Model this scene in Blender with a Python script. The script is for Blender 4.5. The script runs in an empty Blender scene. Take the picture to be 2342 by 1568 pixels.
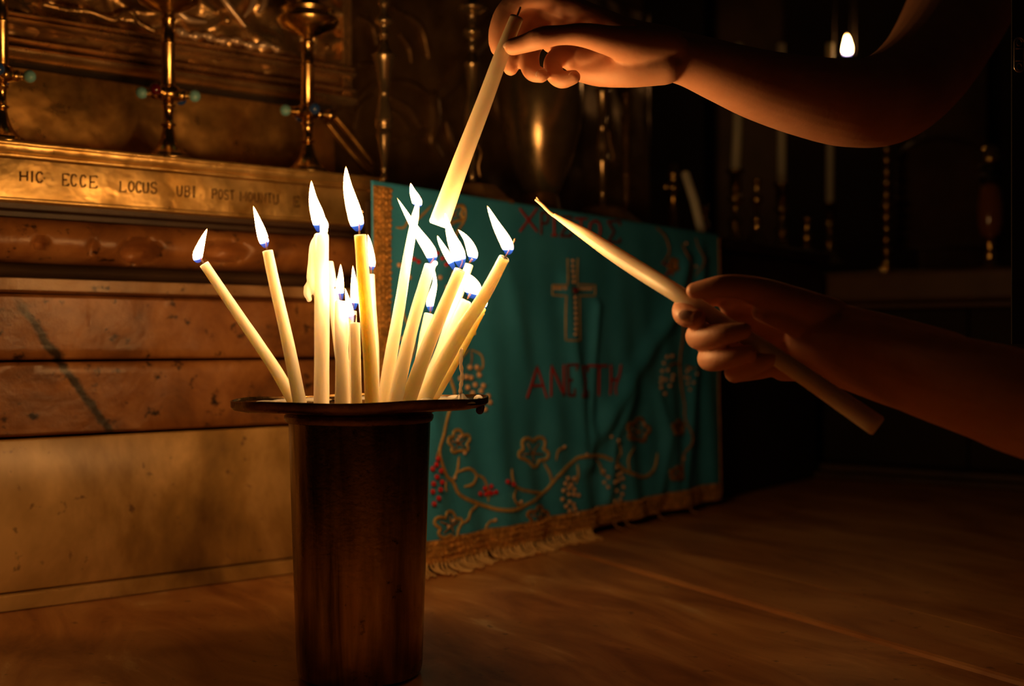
import bpy, bmesh, math, random
from mathutils import Vector, Matrix, noise
from mathutils.geometry import tessellate_polygon

# ------------------------------------------------------------------ camera
FX = 2700.0            # focal length in pixels of the 2342 x 1568 frame
CX, CY = 1171.0, 784.0
CH = 0.2285            # camera height above the stone floor
FOCUS = 0.82
scene = bpy.context.scene
COL = scene.collection
cd = bpy.data.cameras.new('camera'); cam = bpy.data.objects.new('camera', cd); COL.objects.link(cam)
cd.sensor_width = 36.0; cd.lens = 36.0 * FX / 2342.0
cam.location = (0, 0, CH); cam.rotation_euler = (math.pi / 2, 0, 0)
cd.clip_start = 0.02; cd.clip_end = 60
cd.dof.use_dof = True; cd.dof.focus_distance = FOCUS; cd.dof.aperture_fstop = 5.2
scene.camera = cam
# ------------------------------------------------------------------ light
world = bpy.data.worlds.new('world'); scene.world = world; world.use_nodes = True
bg = world.node_tree.nodes['Background']; bg.inputs[0].default_value = (1.0, 0.55, 0.30, 1); bg.inputs[1].default_value = 0.003
scene.view_settings.view_transform = 'Standard'; scene.view_settings.look = 'None'
scene.view_settings.exposure = 0.0; scene.view_settings.gamma = 1.0
scene.view_settings.use_curve_mapping = False
FLAME = 125.0                       # radiance of the candle flames, the only light in the place
FLAME_COL = (1.0, 0.50, 0.155)
try:
    scene.cycles.use_denoising = True
    scene.cycles.sample_clamp_indirect = 6.0
    scene.cycles.max_bounces = 8
except Exception:
    pass
random.seed(4)
R = random.Random(11)

# ------------------------------------------------------------------ helpers
def P(px, py, Y):
    return Vector(((px - CX) / FX * Y, Y, CH - (py - CY) / FX * Y))

def catmull(pts, sub=6):
    if len(pts) < 3: return [Vector(p) for p in pts]
    out = []; n = len(pts)
    for i in range(n - 1):
        p0 = Vector(pts[max(i - 1, 0)]); p1 = Vector(pts[i]); p2 = Vector(pts[i + 1]); p3 = Vector(pts[min(i + 2, n - 1)])
        for k in range(sub):
            t = k / sub
            out.append(0.5 * ((2 * p1) + (p2 - p0) * t + (2 * p0 - 5 * p1 + 4 * p2 - p3) * t * t + (3 * p1 - p0 - 3 * p2 + p3) * t ** 3))
    out.append(Vector(pts[-1])); return out

def spline(pts, rad, sub=6):
    q = catmull([(p[0], p[1], p[2]) for p in pts], sub)
    n = len(pts)
    if n < 3: return q, list(rad)
    rr = catmull([(r, 0, 0) for r in rad], sub)
    return q, [max(x[0], 1e-5) for x in rr]

class MB:
    def __init__(s): s.v = []; s.f = []; s.t = []
    def add(s, vs, fs, ts=None):
        b = len(s.v); s.v += [Vector(p) for p in vs]; s.f += [tuple(i + b for i in f) for f in fs]
        s.t += (ts if ts else [0.0] * len(vs))
    def tube(s, pts, rad, n=10, cap='flat', ts=None, flat=1.0, fdir=None):
        pts = [Vector(p) for p in pts]
        if not isinstance(rad, (list, tuple)): rad = [rad] * len(pts)
        rad = list(rad); ts = list(ts) if ts else [0.0] * len(pts)
        if cap == 'round':
            d0 = (pts[0] - pts[1]).normalized(); d1 = (pts[-1] - pts[-2]).normalized()
            A = [(0.97, .22), (.87, .5), (.6, .8), (.25, .97)]
            pre = [(pts[0] + d0 * rad[0] * a, rad[0] * c) for c, a in A][::-1]
            post = [(pts[-1] + d1 * rad[-1] * a, rad[-1] * c) for c, a in A]
            ts = [ts[0]] * 4 + ts + [ts[-1]] * 4
            pts = [p for p, _ in pre] + pts + [p for p, _ in post]
            rad = [r for _, r in pre] + rad + [r for _, r in post]
        vs = []; fs = []; T = []
        d = (pts[1] - pts[0]).normalized()
        up = Vector((0, 1, 0)) if abs(d.y) < .8 else Vector((1, 0, 0))
        if fdir is not None: up = Vector(fdir)
        x = (up - d * up.dot(d)).normalized()
        for i, p in enumerate(pts):
            if i == 0: d = pts[1] - pts[0]
            elif i == len(pts) - 1: d = pts[-1] - pts[-2]
            else: d = pts[i + 1] - pts[i - 1]
            if d.length < 1e-9: d = Vector((0, 0, 1))
            d.normalize(); x = (x - d * x.dot(d)); x = x.normalized() if x.length > 1e-6 else Vector((1, 0, 0))
            y = d.cross(x)
            for k in range(n):
                a = 2 * math.pi * k / n
                vs.append(p + x * math.cos(a) * rad[i] * flat + y * math.sin(a) * rad[i]); T.append(ts[i])
        m = len(pts)
        for i in range(m - 1):
            for k in range(n):
                k2 = (k + 1) % n
                fs.append((i * n + k, i * n + k2, (i + 1) * n + k2, (i + 1) * n + k))
        fs.append(tuple(range(n))[::-1]); fs.append(tuple((m - 1) * n + k for k in range(n)))
        s.add(vs, fs, T); return s
    def lathe(s, c, prof, n=28, sx=1.0, sy=1.0, wob=None):
        c = Vector(c); vs = []; fs = []
        for r, z in prof:
            for k in range(n):
                a = 2 * math.pi * (k + .5) / n
                w = wob(a, r) if wob else 1.0
                vs.append(c + Vector((r * w * sx * math.cos(a), r * w * sy * math.sin(a), z)))
        for i in range(len(prof) - 1):
            for k in range(n):
                k2 = (k + 1) % n
                fs.append((i * n + k, i * n + k2, (i + 1) * n + k2, (i + 1) * n + k))
        fs.append(tuple(range(n))[::-1]); fs.append(tuple((len(prof) - 1) * n + k for k in range(n)))
        s.add(vs, fs); return s
    def ball(s, c, r, n=10, m=7, sc=(1, 1, 1), rot=None):
        c = Vector(c); vs = []; fs = []
        for i in range(m + 1):
            th = math.pi * i / m
            rr = max(math.sin(th), 0.02)
            for k in range(n):
                a = 2 * math.pi * k / n
                q = Vector((rr * math.cos(a) * sc[0], rr * math.sin(a) * sc[1], -math.cos(th) * sc[2])) * r
                if rot: q = rot @ q
                vs.append(c + q)
        for i in range(m):
            for k in range(n):
                k2 = (k + 1) % n
                fs.append((i * n + k, i * n + k2, (i + 1) * n + k2, (i + 1) * n + k))
        fs.append(tuple(range(n))[::-1]); fs.append(tuple(m * n + k for k in range(n)))
        s.add(vs, fs); return s
    def prism(s, base, top):
        n = len(base)
        s.add(list(base) + list(top), [tuple(range(n))[::-1], tuple(range(n, 2 * n))] +
              [(k, (k + 1) % n, n + (k + 1) % n, n + k) for k in range(n)]); return s
    def box(s, c, hx, hy, hz):          # half vectors
        c = Vector(c); hx = Vector(hx); hy = Vector(hy); hz = Vector(hz)
        b = [c + hx * a + hy * e - hz for a, e in ((-1, -1), (1, -1), (1, 1), (-1, 1))]
        return s.prism(b, [p + hz * 2 for p in b])
    def grid(s, rows, ts=None):
        m = len(rows); n = len(rows[0]); vs = [p for r in rows for p in r]
        s.add(vs, [(i * n + j, i * n + j + 1, (i + 1) * n + j + 1, (i + 1) * n + j) for i in range(m - 1) for j in range(n - 1)]); return s
    def build(s, name, mat, parent=None, smooth=True, ang=None, bevel=0, solid=0, flame=False):
        org = Vector((0, 0, 0)); q = parent
        while q is not None: org += q.location; q = q.parent
        own = Vector((0, 0, 0))
        if parent is None:
            own = sum(s.v, Vector()) / max(len(s.v), 1); own.z = min(p.z for p in s.v)
        me = bpy.data.meshes.new(name); me.from_pydata([p - org - own for p in s.v], [], s.f)
        bm = bmesh.new(); bm.from_mesh(me)
        bmesh.ops.recalc_face_normals(bm, faces=bm.faces)
        bm.to_mesh(me); bm.free()
        if flame:
            at = me.attributes.new('ft', 'FLOAT', 'POINT')
            for i, t in enumerate(s.t): at.data[i].value = t
        me.materials.append(mat)
        for p in me.polygons: p.use_smooth = smooth
        if smooth and ang:
            try: me.set_sharp_from_angle(angle=math.radians(ang))
            except Exception: pass
        o = bpy.data.objects.new(name, me); COL.objects.link(o); o.location = own
        if parent is not None: o.parent = parent
        if bevel:
            b = o.modifiers.new('b', 'BEVEL'); b.width = bevel; b.segments = 2; b.limit_method = 'ANGLE'
        if solid:
            b = o.modifiers.new('s', 'SOLIDIFY'); b.thickness = solid; b.offset = -1
        return o

def voxel(mb, size, it=6, fac=.5):
    """one continuous surface grown from overlapping shapes"""
    me = bpy.data.meshes.new('tmp'); me.from_pydata(mb.v, [], mb.f)
    bm = bmesh.new(); bm.from_mesh(me); bmesh.ops.recalc_face_normals(bm, faces=bm.faces); bm.to_mesh(me); bm.free()
    o = bpy.data.objects.new('tmp', me); COL.objects.link(o)
    r = o.modifiers.new('r', 'REMESH'); r.mode = 'VOXEL'; r.voxel_size = size; r.adaptivity = 0
    sm = o.modifiers.new('s', 'SMOOTH'); sm.iterations = it; sm.factor = fac
    dg = bpy.context.evaluated_depsgraph_get(); ev = o.evaluated_get(dg); m2 = ev.to_mesh()
    out = MB(); out.add([v.co.copy() for v in m2.vertices], [tuple(p.vertices) for p in m2.polygons])
    ev.to_mesh_clear(); bpy.data.objects.remove(o); bpy.data.meshes.remove(me)
    return out

def tag(o, label, cat, group=None, kind=None):
    o['label'] = label; o['category'] = cat
    if group: o['group'] = group
    if kind: o['kind'] = kind
    return o
def thing(name, loc, label, cat, group=None):
    o = bpy.data.objects.new(name, None); COL.objects.link(o); o.location = Vector(loc); o.empty_display_size = .02
    return tag(o, label, cat, group)
def setting(name, loc=(0, 0, 0)):
    o = bpy.data.objects.new(name, None); COL.objects.link(o); o.location = Vector(loc); o['kind'] = 'structure'; o.empty_display_size = .02
    return o

# ------------------------------------------------------------------ materials
def new_mat(name):
    m = bpy.data.materials.new(name); m.use_nodes = True
    nt = m.node_tree; return m, nt, nt.nodes['Principled BSDF']
def nd(nt, typ, **kw):
    n = nt.nodes.new(typ)
    for k, v in kw.items(): setattr(n, k, v)
    return n
def ramp(nt, fac, stops):
    r = nd(nt, 'ShaderNodeValToRGB'); nt.links.new(fac, r.inputs[0]); e = r.color_ramp.elements
    while len(e) < len(stops): e.new(.5)
    for i, (p, c) in enumerate(stops): e[i].position = p; e[i].color = (c[0], c[1], c[2], 1)
    return r.outputs[0]
def noise_tex(nt, scale, detail=4, rough=.55, dist=0, vec=None, stretch=None):
    n = nd(nt, 'ShaderNodeTexNoise'); n.inputs['Scale'].default_value = scale
    n.inputs['Detail'].default_value = detail; n.inputs['Roughness'].default_value = rough; n.inputs['Distortion'].default_value = dist
    tc = nd(nt, 'ShaderNodeTexCoord'); src = tc.outputs['Object'] if vec is None else vec
    if stretch:
        mp = nd(nt, 'ShaderNodeMapping'); mp.inputs['Scale'].default_value = stretch[:3]
        if len(stretch) > 3 and stretch[3]:         # turn first, then stretch
            mp.vector_type = 'TEXTURE'; mp.inputs['Rotation'].default_value = (0, 0, stretch[3]); mp.inputs['Scale'].default_value = [1 / v for v in stretch[:3]]
        nt.links.new(src, mp.inputs[0]); src = mp.outputs[0]
    nt.links.new(src, n.inputs['Vector']); return n.outputs['Fac']
def bump(nt, b, h, strength, dist=.002):
    n = nd(nt, 'ShaderNodeBump'); n.inputs['Strength'].default_value = strength; n.inputs['Distance'].default_value = dist
    nt.links.new(h, n.inputs['Height']); nt.links.new(n.outputs[0], b.inputs['Normal'])
def mixc(nt, fac, a, b, mode='MIX'):
    m = nd(nt, 'ShaderNodeMix', data_type='RGBA', blend_type=mode)
    if isinstance(fac, (int, float)): m.inputs[0].default_value = fac
    else: nt.links.new(fac, m.inputs[0])
    for i, x in ((6, a), (7, b)):
        if isinstance(x, tuple): m.inputs[i].default_value = (*x, 1)
        else: nt.links.new(x, m.inputs[i])
    return m.outputs[2]
def simple(name, col, rough=.5, metal=0.0, bumpamt=0, bscale=200, var=0.0, vscale=30, coat=0, sss=0, sscale=.004, srad=(1, .4, .2), rvar=0):
    m, nt, b = new_mat(name)
    b.inputs['Base Color'].default_value = (*col, 1); b.inputs['Roughness'].default_value = rough; b.inputs['Metallic'].default_value = metal
    if var:
        f = noise_tex(nt, vscale)
        c = ramp(nt, f, [(.3, tuple(x * (1 - var) for x in col)), (.7, tuple(min(x * (1 + var), 1) for x in col))])
        nt.links.new(c, b.inputs['Base Color'])
    if rvar:
        f = noise_tex(nt, vscale * 1.7)
        c = ramp(nt, f, [(.3, (max(rough - rvar, .03),) * 3), (.7, (min(rough + rvar, 1),) * 3)])
        nt.links.new(c, b.inputs['Roughness'])
    if bumpamt: bump(nt, b, noise_tex(nt, bscale), bumpamt)
    if coat: b.inputs['Coat Weight'].default_value = coat; b.inputs['Coat Roughness'].default_value = .08
    if sss:
        b.inputs['Subsurface Weight'].default_value = sss; b.inputs['Subsurface Scale'].default_value = sscale
        b.inputs['Subsurface Radius'].default_value = srad
    return m

M = {}
M['wax'] = simple('beeswax_cream', (.97, .91, .77), .38, bumpamt=.12, bscale=160, sss=1.0, sscale=.014, srad=(1, .8, .55))
M['wax_amber'] = simple('beeswax_amber', (.96, .83, .58), .36, bumpamt=.12, bscale=160, sss=1.0, sscale=.014, srad=(1, .7, .4))  # amber tint puts the orange look of backlit wax into the colour
M['wax_white'] = simple('molten_wax', (.98, .94, .84), .22, bumpamt=.1, bscale=90, sss=1.0, sscale=.014, srad=(1, .85, .65))
M['wax_hand'] = simple('held_candle_wax', (.88, .78, .60), .40, bumpamt=.10, bscale=120, sss=.5, sscale=.008, srad=(1, .6, .28))
M['wick'] = simple('burnt_wick', (.05, .025, .012), .9)
M['wick_new'] = simple('waxed_wick', (.85, .62, .40), .6)
# polished and embossed metals
def metal(name, c1, c2, rough, rv, b1, bs1, b2=0, bs2=300, stretch=None, spots=None, mt=1.0):
    m, nt, b = new_mat(name); b.inputs['Metallic'].default_value = mt
    f = noise_tex(nt, 22, 6, .6, .3, stretch=stretch)
    col = ramp(nt, f, [(.32, c1), (.66, c2)])
    if spots:
        f3 = noise_tex(nt, 70, 5, .7); col = mixc(nt, ramp(nt, f3, [(.62, (0, 0, 0)), (.72, (1, 1, 1))]), col, spots)
    nt.links.new(col, b.inputs['Base Color'])
    nt.links.new(ramp(nt, noise_tex(nt, 35, 4), [(.3, (max(rough - rv, .03),) * 3), (.7, (rough + rv,) * 3)]), b.inputs['Roughness'])
    if b1:
        h = noise_tex(nt, bs1, 3, .5)
        n1 = nd(nt, 'ShaderNodeBump'); n1.inputs['Strength'].default_value = b1; n1.inputs['Distance'].default_value = .004
        nt.links.new(h, n1.inputs['Height'])
        if b2:
            n2 = nd(nt, 'ShaderNodeBump'); n2.inputs['Strength'].default_value = b2; n2.inputs['Distance'].default_value = .001
            nt.links.new(noise_tex(nt, bs2, 2), n2.inputs['Height']); nt.links.new(n1.outputs[0], n2.inputs['Normal'])
            nt.links.new(n2.outputs[0], b.inputs['Normal'])
        else: nt.links.new(n1.outputs[0], b.inputs['Normal'])
    return m
M['brass'] = metal('polished_brass', (.62, .38, .11), (.95, .70, .30), .20, .08, .10, 60)
M['brass_sheet'] = metal('hammered_brass_sheet', (.55, .33, .09), (.95, .68, .28), .38, .12, .55, 26, .25, 170, mt=.78)
M['brass_back'] = metal('worn_brass_sheet', (.30, .16, .04), (.74, .44, .14), .36, .12, .8, 14, .2, 90, mt=.88)
M['rail'] = metal('smooth_gilt_rail', (.45, .27, .10), (.98, .70, .38), .26, .05, .06, 30, mt=.8)
M['gilt_highlight'] = metal('painted_gilt_highlight', (.90, .62, .40), (1, .82, .62), .32, .06, .2, 60, mt=.55)  # paler gilt paints bright highlights onto the ridge and folds
M['relief'] = metal('embossed_gilt_metal', (.40, .24, .09), (.95, .66, .33), .30, .10, .5, 60, .3, 160, mt=.85)
M['bronze'] = metal('dark_bronze', (.20, .11, .04), (.42, .26, .11), .34, .08, .2, 50, mt=.45)
M['pewter'] = metal('tarnished_silver', (.30, .21, .11), (.55, .42, .24), .23, .05, .08, 20, mt=.85)
M['stand'] = metal('sooty_brass_streak_reflections', (.07, .042, .018), (.52, .37, .17), .19, .09, .12, 9, .12, 260, stretch=(2.6, 2.6, .28), spots=(.03, .015, .006))  # soot spots; the upright streaks in the colour imitate reflections
M['tray'] = metal('blackened_brass_tray', (.07, .045, .022), (.30, .20, .09), .28, .08, .25, 40, .2, 220)
M['iron'] = simple('black_iron', (.035, .03, .028), .5, .6)
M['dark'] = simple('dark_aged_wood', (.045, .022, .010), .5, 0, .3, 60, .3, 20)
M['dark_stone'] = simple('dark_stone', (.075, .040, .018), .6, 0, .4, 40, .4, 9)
M['far_dark'] = simple('soot_dark_wall', (.024, .015, .010), .85, 0, .4, 12, .5, 3)
M['ledge_stone'] = simple('brown_ledge_stone', (.12, .06, .028), .55, 0, .3, 30, .3, 8)
M['gem_turq'] = simple('turquoise_enamel', (.20, .50, .56), .25, coat=.4)
M['gem_blue'] = simple('dark_blue_enamel', (.02, .07, .28), .12, coat=.6)
M['gem_red'] = simple('garnet_glass', (.09, .004, .012), .08, coat=.8)
M['black_cloth'] = simple('black_fabric', (.010, .008, .008), .9)
M['amber'] = simple('amber_glass', (.24, .085, .02), .12, coat=.5)
M['nail'] = simple('fingernail', (.92, .66, .54), .13, coat=.6, sss=.2, sscale=.003)
M['sand'] = simple('waxy_sand', (.62, .50, .32), .6, 0, .5, 200, .2, 80)
# skin
def skin(name):
    m, nt, b = new_mat(name)
    f = noise_tex(nt, 26, 5, .6)
    c = ramp(nt, f, [(.25, (.58, .27, .15)), (.75, (.74, .40, .25))])
    nt.links.new(c, b.inputs['Base Color']); b.inputs['Roughness'].default_value = .55
    b.inputs['Subsurface Weight'].default_value = .22; b.inputs['Subsurface Scale'].default_value = .006; b.inputs['Subsurface Radius'].default_value = (1, .32, .18)
    n1 = nd(nt, 'ShaderNodeBump'); n1.inputs['Strength'].default_value = .25; n1.inputs['Distance'].default_value = .0006
    nt.links.new(noise_tex(nt, 320, 3), n1.inputs['Height'])
    nt.links.new(n1.outputs[0], b.inputs['Normal']); return m
M['skin'] = skin('skin')
# flames
def flame_mat():
    m = bpy.data.materials.new('flame'); m.use_nodes = True; nt = m.node_tree; nt.nodes.clear()
    at = nd(nt, 'ShaderNodeAttribute', attribute_name='ft')
    col = ramp(nt, at.outputs['Fac'], [(0.0, (.07, .17, .9)), (.20, (.09, .24, .95)), (.29, FLAME_COL), (1.0, (1, .44, .12))])
    st = ramp(nt, at.outputs['Fac'], [(0.0, (.006,) * 3), (.20, (.010,) * 3), (.36, (1,) * 3), (.80, (1,) * 3), (.97, (.05,) * 3)])
    al = ramp(nt, at.outputs['Fac'], [(0.0, (.22,) * 3), (.20, (.38,) * 3), (.34, (1,) * 3), (.86, (1,) * 3), (1.0, (.2,) * 3)])
    mul = nd(nt, 'ShaderNodeMath', operation='MULTIPLY'); mul.inputs[1].default_value = FLAME; nt.links.new(st, mul.inputs[0])
    lw = nd(nt, 'ShaderNodeLayerWeight'); lw.inputs[0].default_value = .5
    edge = ramp(nt, lw.outputs['Facing'], [(.62, (1,) * 3), (.90, (.10,) * 3), (1.0, (.02,) * 3)])   # thin gas at the rim shines less
    m2 = nd(nt, 'ShaderNodeMath', operation='MULTIPLY'); nt.links.new(mul.outputs[0], m2.inputs[0]); nt.links.new(edge, m2.inputs[1])
    em = nd(nt, 'ShaderNodeEmission'); nt.links.new(col, em.inputs[0]); nt.links.new(m2.outputs[0], em.inputs[1])
    tr = nd(nt, 'ShaderNodeBsdfTransparent'); mx = nd(nt, 'ShaderNodeMixShader')
    nt.links.new(al, mx.inputs[0]); nt.links.new(tr.outputs[0], mx.inputs[1]); nt.links.new(em.outputs[0], mx.inputs[2])
    out = nd(nt, 'ShaderNodeOutputMaterial'); nt.links.new(mx.outputs[0], out.inputs[0]); return m
M['flame'] = flame_mat()
# stone of the altar: red-brown blocks with dark pits and one long dark crack
A0 = Vector((-.438, 1.01, 0)); U = Vector((.788, .616, 0)).normalized(); N = Vector((U.y, -U.x, 0))
def wl(t, o, z): return A0 + U * t + N * o + Vector((0, 0, z))
def wlt(px, o=0.0):
    a = A0 + N * o; k = (px - CX) / FX; t = (k * a.y - a.x) / (U.x - k * U.y); return t, a.y + U.y * t
def wlp(px, py, o=0.0):
    t, Y = wlt(px, o); return P(px, py, Y)
def wall_stone(name, dark, mid, light, crack=False, pits=True):
    m, nt, b = new_mat(name)
    geo = nd(nt, 'ShaderNodeNewGeometry')
    f = noise_tex(nt, 16, 8, .62, .5, vec=geo.outputs['Position'])
    col = ramp(nt, f, [(.28, dark), (.5, mid), (.72, light)])
    if pits:
        p = noise_tex(nt, 62, 4, .6, 0, vec=geo.outputs['Position'])
        col = mixc(nt, ramp(nt, p, [(.60, (0, 0, 0)), (.69, (1, 1, 1))]), col, tuple(x * .22 for x in dark))
    if crack:
        sub = nd(nt, 'ShaderNodeVectorMath', operation='SUBTRACT'); sub.inputs[1].default_value = A0; nt.links.new(geo.outputs['Position'], sub.inputs[0])
        dt = nd(nt, 'ShaderNodeVectorMath', operation='DOT_PRODUCT'); dt.inputs[1].default_value = U; nt.links.new(sub.outputs[0], dt.inputs[0])
        sp = nd(nt, 'ShaderNodeSeparateXYZ'); nt.links.new(geo.outputs['Position'], sp.inputs[0])
        a = wlp(40, 690); e = wlp(240, 975)
        ta = (a - A0).dot(U); te = (e - A0).dot(U)
        # t as a linear function of z along the crack
        k = (te - ta) / (e.z - a.z)
        m1 = nd(nt, 'ShaderNodeMath', operation='MULTIPLY_ADD'); m1.inputs[1].default_value = k; m1.inputs[2].default_value = ta - k * a.z
        nt.links.new(sp.outputs[2], m1.inputs[0])
        d = nd(nt, 'ShaderNodeMath', operation='SUBTRACT'); nt.links.new(dt.outputs['Value'], d.inputs[0]); nt.links.new(m1.outputs[0], d.inputs[1])
        w = nd(nt, 'ShaderNodeMath', operation='MULTIPLY_ADD'); w.inputs[1].default_value = .016; w.inputs[2].default_value = -.008
        nt.links.new(noise_tex(nt, 45, 4, .6, 0, vec=geo.outputs['Position']), w.inputs[0])
        d2 = nd(nt, 'ShaderNodeMath', operation='ADD'); nt.links.new(d.outputs[0], d2.inputs[0]); nt.links.new(w.outputs[0], d2.inputs[1])
        ab = nd(nt, 'ShaderNodeMath', operation='ABSOLUTE'); nt.links.new(d2.outputs[0], ab.inputs[0])
        mr = nd(nt, 'ShaderNodeMapRange'); mr.inputs[1].default_value = .0025; mr.inputs[2].default_value = .0062; mr.inputs[3].default_value = 1; mr.inputs[4].default_value = 0
        nt.links.new(ab.outputs[0], mr.inputs[0])
        zz = nd(nt, 'ShaderNodeMapRange'); zz.inputs[1].default_value = a.z + .012; zz.inputs[2].default_value = a.z - .01
        nt.links.new(sp.outputs[2], zz.inputs[0])
        mu = nd(nt, 'ShaderNodeMath', operation='MULTIPLY'); nt.links.new(mr.outputs[0], mu.inputs[0]); nt.links.new(zz.outputs[0], mu.inputs[1])
        col = mixc(nt, mu.outputs[0], col, (.035, .022, .012))
    nt.links.new(col, b.inputs['Base Color']); b.inputs['Roughness'].default_value = .38
    bump(nt, b, noise_tex(nt, 40, 6, .6, vec=geo.outputs['Position']), .5, .003)
    return m
M['red_stone'] = wall_stone('red_brown_stone', (.10, .036, .009), (.32, .13, .036), (.52, .25, .085), True)
M['fillet_stone'] = wall_stone('pale_lit_stone', (.16, .08, .03), (.38, .22, .10), (.56, .37, .20), False)  # paler tone paints the fillet as a lit strip
def marble(name, stops, scale, dist, stretch, rough=.32, spots=None, rot=0):
    m, nt, b = new_mat(name); geo = nd(nt, 'ShaderNodeNewGeometry')
    f = noise_tex(nt, scale, 6, .58, dist, vec=geo.outputs['Position'], stretch=(*stretch, rot))
    col = ramp(nt, f, stops)
    if spots:
        p = noise_tex(nt, 85, 3, .5, 0, vec=geo.outputs['Position'])
        col = mixc(nt, ramp(nt, p, [(.66, (0, 0, 0)), (.74, (1, 1, 1))]), col, spots)
    nt.links.new(col, b.inputs['Base Color']); b.inputs['Roughness'].default_value = rough
    bump(nt, b, noise_tex(nt, 30, 5, .5, vec=geo.outputs['Position']), .12, .002); return m
M['cream'] = marble('cream_marble', [(.36, (.16, .085, .024)), (.50, (.46, .28, .085)), (.62, (.86, .58, .24))], 6.5, .3, (1, 1, .6), .34, (.25, .14, .06))
M['floor'] = marble('floor_marble', [(.28, (.32, .12, .03)), (.46, (.56, .25, .075)), (.60, (.72, .38, .13)), (.74, (1.0, .76, .42))], 5.5, 1.2, (1, 3.4, 1), .36, (.30, .14, .05), rot=-1.06)
M['floor2'] = marble('floor_marble_far', [(.28, (.28, .105, .028)), (.46, (.52, .23, .07)), (.62, (.66, .34, .12)), (.80, (.78, .46, .19))], 4.5, 1.0, (1, 3.4, 1), .40, (.22, .10, .04), rot=-1.06)
# cloth
def cloth_mat():
    m, nt, b = new_mat('turquoise_satin')
    f = noise_tex(nt, 14, 5); c = ramp(nt, f, [(.3, (.030, .32, .64)), (.7, (.055, .44, .86))])
    nt.links.new(c, b.inputs['Base Color']); b.inputs['Roughness'].default_value = .62
    b.inputs['Sheen Weight'].default_value = .15; b.inputs['Sheen Tint'].default_value = (.2, .8, 1, 1)
    bump(nt, b, noise_tex(nt, 420, 2), .35, .0008); return m
M['cloth'] = cloth_mat()
M['gold'] = simple('gold_thread', (.90, .60, .22), .42, .45, .8, 700, .25, 160)
M['gold_braid'] = simple('gold_braid_thread', (.66, .38, .11), .40, .45, 1.0, 420, .45, 130)
M['gold_dim'] = simple('brown_gold_thread', (.50, .26, .07), .5, .3, .8, 700, .3, 160)
M['red'] = simple('red_thread', (.42, .025, .02), .6, 0, .6, 600)
M['red_bead'] = simple('red_bead', (.62, .01, .02), .3, coat=.3)
M['pearl'] = simple('pearl_bead', (.78, .52, .32), .3, coat=.3)

# ------------------------------------------------------------------ the floor
floor = setting('floor')
def flp(px, py):
    Y = CH * FX / (py - CY); return Vector(((px - CX) / FX * Y, Y, 0))
j0 = flp(1340, 1270); j1 = flp(2342, 1562); jd = (j1 - j0).normalized(); jn = Vector((jd.y, -jd.x, 0))
if jn.x < 0: jn = -jn
k0 = flp(1890, 1345)
def line_pt(p, s): return p + jd * s
def slab(mat, poly, z0=-.05, z1=0.0, bev=.003):
    base = [Vector((p.x, p.y, z0)) for p in poly]; top = [Vector((p.x, p.y, z1)) for p in poly]
    return MB().prism(base, top).build('stone_slab', mat, floor, smooth=False, bevel=bev)
g = .0008
L0, L1 = line_pt(j0, -2.6), line_pt(j0, 1.6)
far = jn * -3.0
slab(M['floor'], [L0 - jn * g, L1 - jn * g, L1 + far * .55, L0 + far * .55], z1=-.0012)
K0, K1 = line_pt(k0, -2.6), line_pt(k0, 1.5)
slab(M['floor2'], [L0 + jn * g, K0 - jn * g, K1 - jn * g, L1 + jn * g], z1=.0008, bev=.004)
slab(M['floor2'], [K0 + jn * g, K0 + jn * 2.0, K1 + jn * 2.0, K1 + jn * g], z1=-.0010)
MB().box(Vector((.2, 1.2, -.08)), (3.2, 0, 0), (0, 2.6, 0), (0, 0, .02)).build('bedding', M['far_dark'], floor, False)

# ------------------------------------------------------------------ the left altar front (runs away to the right)
wall = setting('wall_left')
T0, T1 = -.42, .365
_, Yz = wlt(0)
def zat(py, o=0.0, px=0.0): # height of a line that shows at pixel row py where offset plane o crosses column px
    _, Y = wlt(px, o); return CH - (py - CY) / FX * Y
def course(name, prof, mat, nseg=2, t0=T0, t1=T1, disp=None, smooth=False, parent=wall, solid_back=.10):
    """prof: list of (offset, z) bottom to top; closed to the back"""
    rows = []
    full = [(-solid_back, prof[0][1])] + prof + [(-solid_back, prof[-1][1])]
    mb = MB(); n = len(full); vs = []
    for i in range(nseg + 1):
        t = t0 + (t1 - t0) * i / nseg
        for (o, z) in full:
            dd = disp(t, z) if (disp and o > -solid_back) else 0
            vs.append(wl(t, o + dd, z))
    fs = [(i * n + j, i * n + (j + 1) % n, (i + 1) * n + (j + 1) % n, (i + 1) * n + j) for i in range(nseg) for j in range(n)]
    fs += [tuple(range(n)), tuple(nseg * n + k for k in range(n))[::-1]]
    mb.add(vs, fs); return mb.build(name, mat, parent, smooth, ang=50)
def nz(t, z, s, a): return noise.noise(Vector((t * s, z * s, 3.1))) * a
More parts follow.
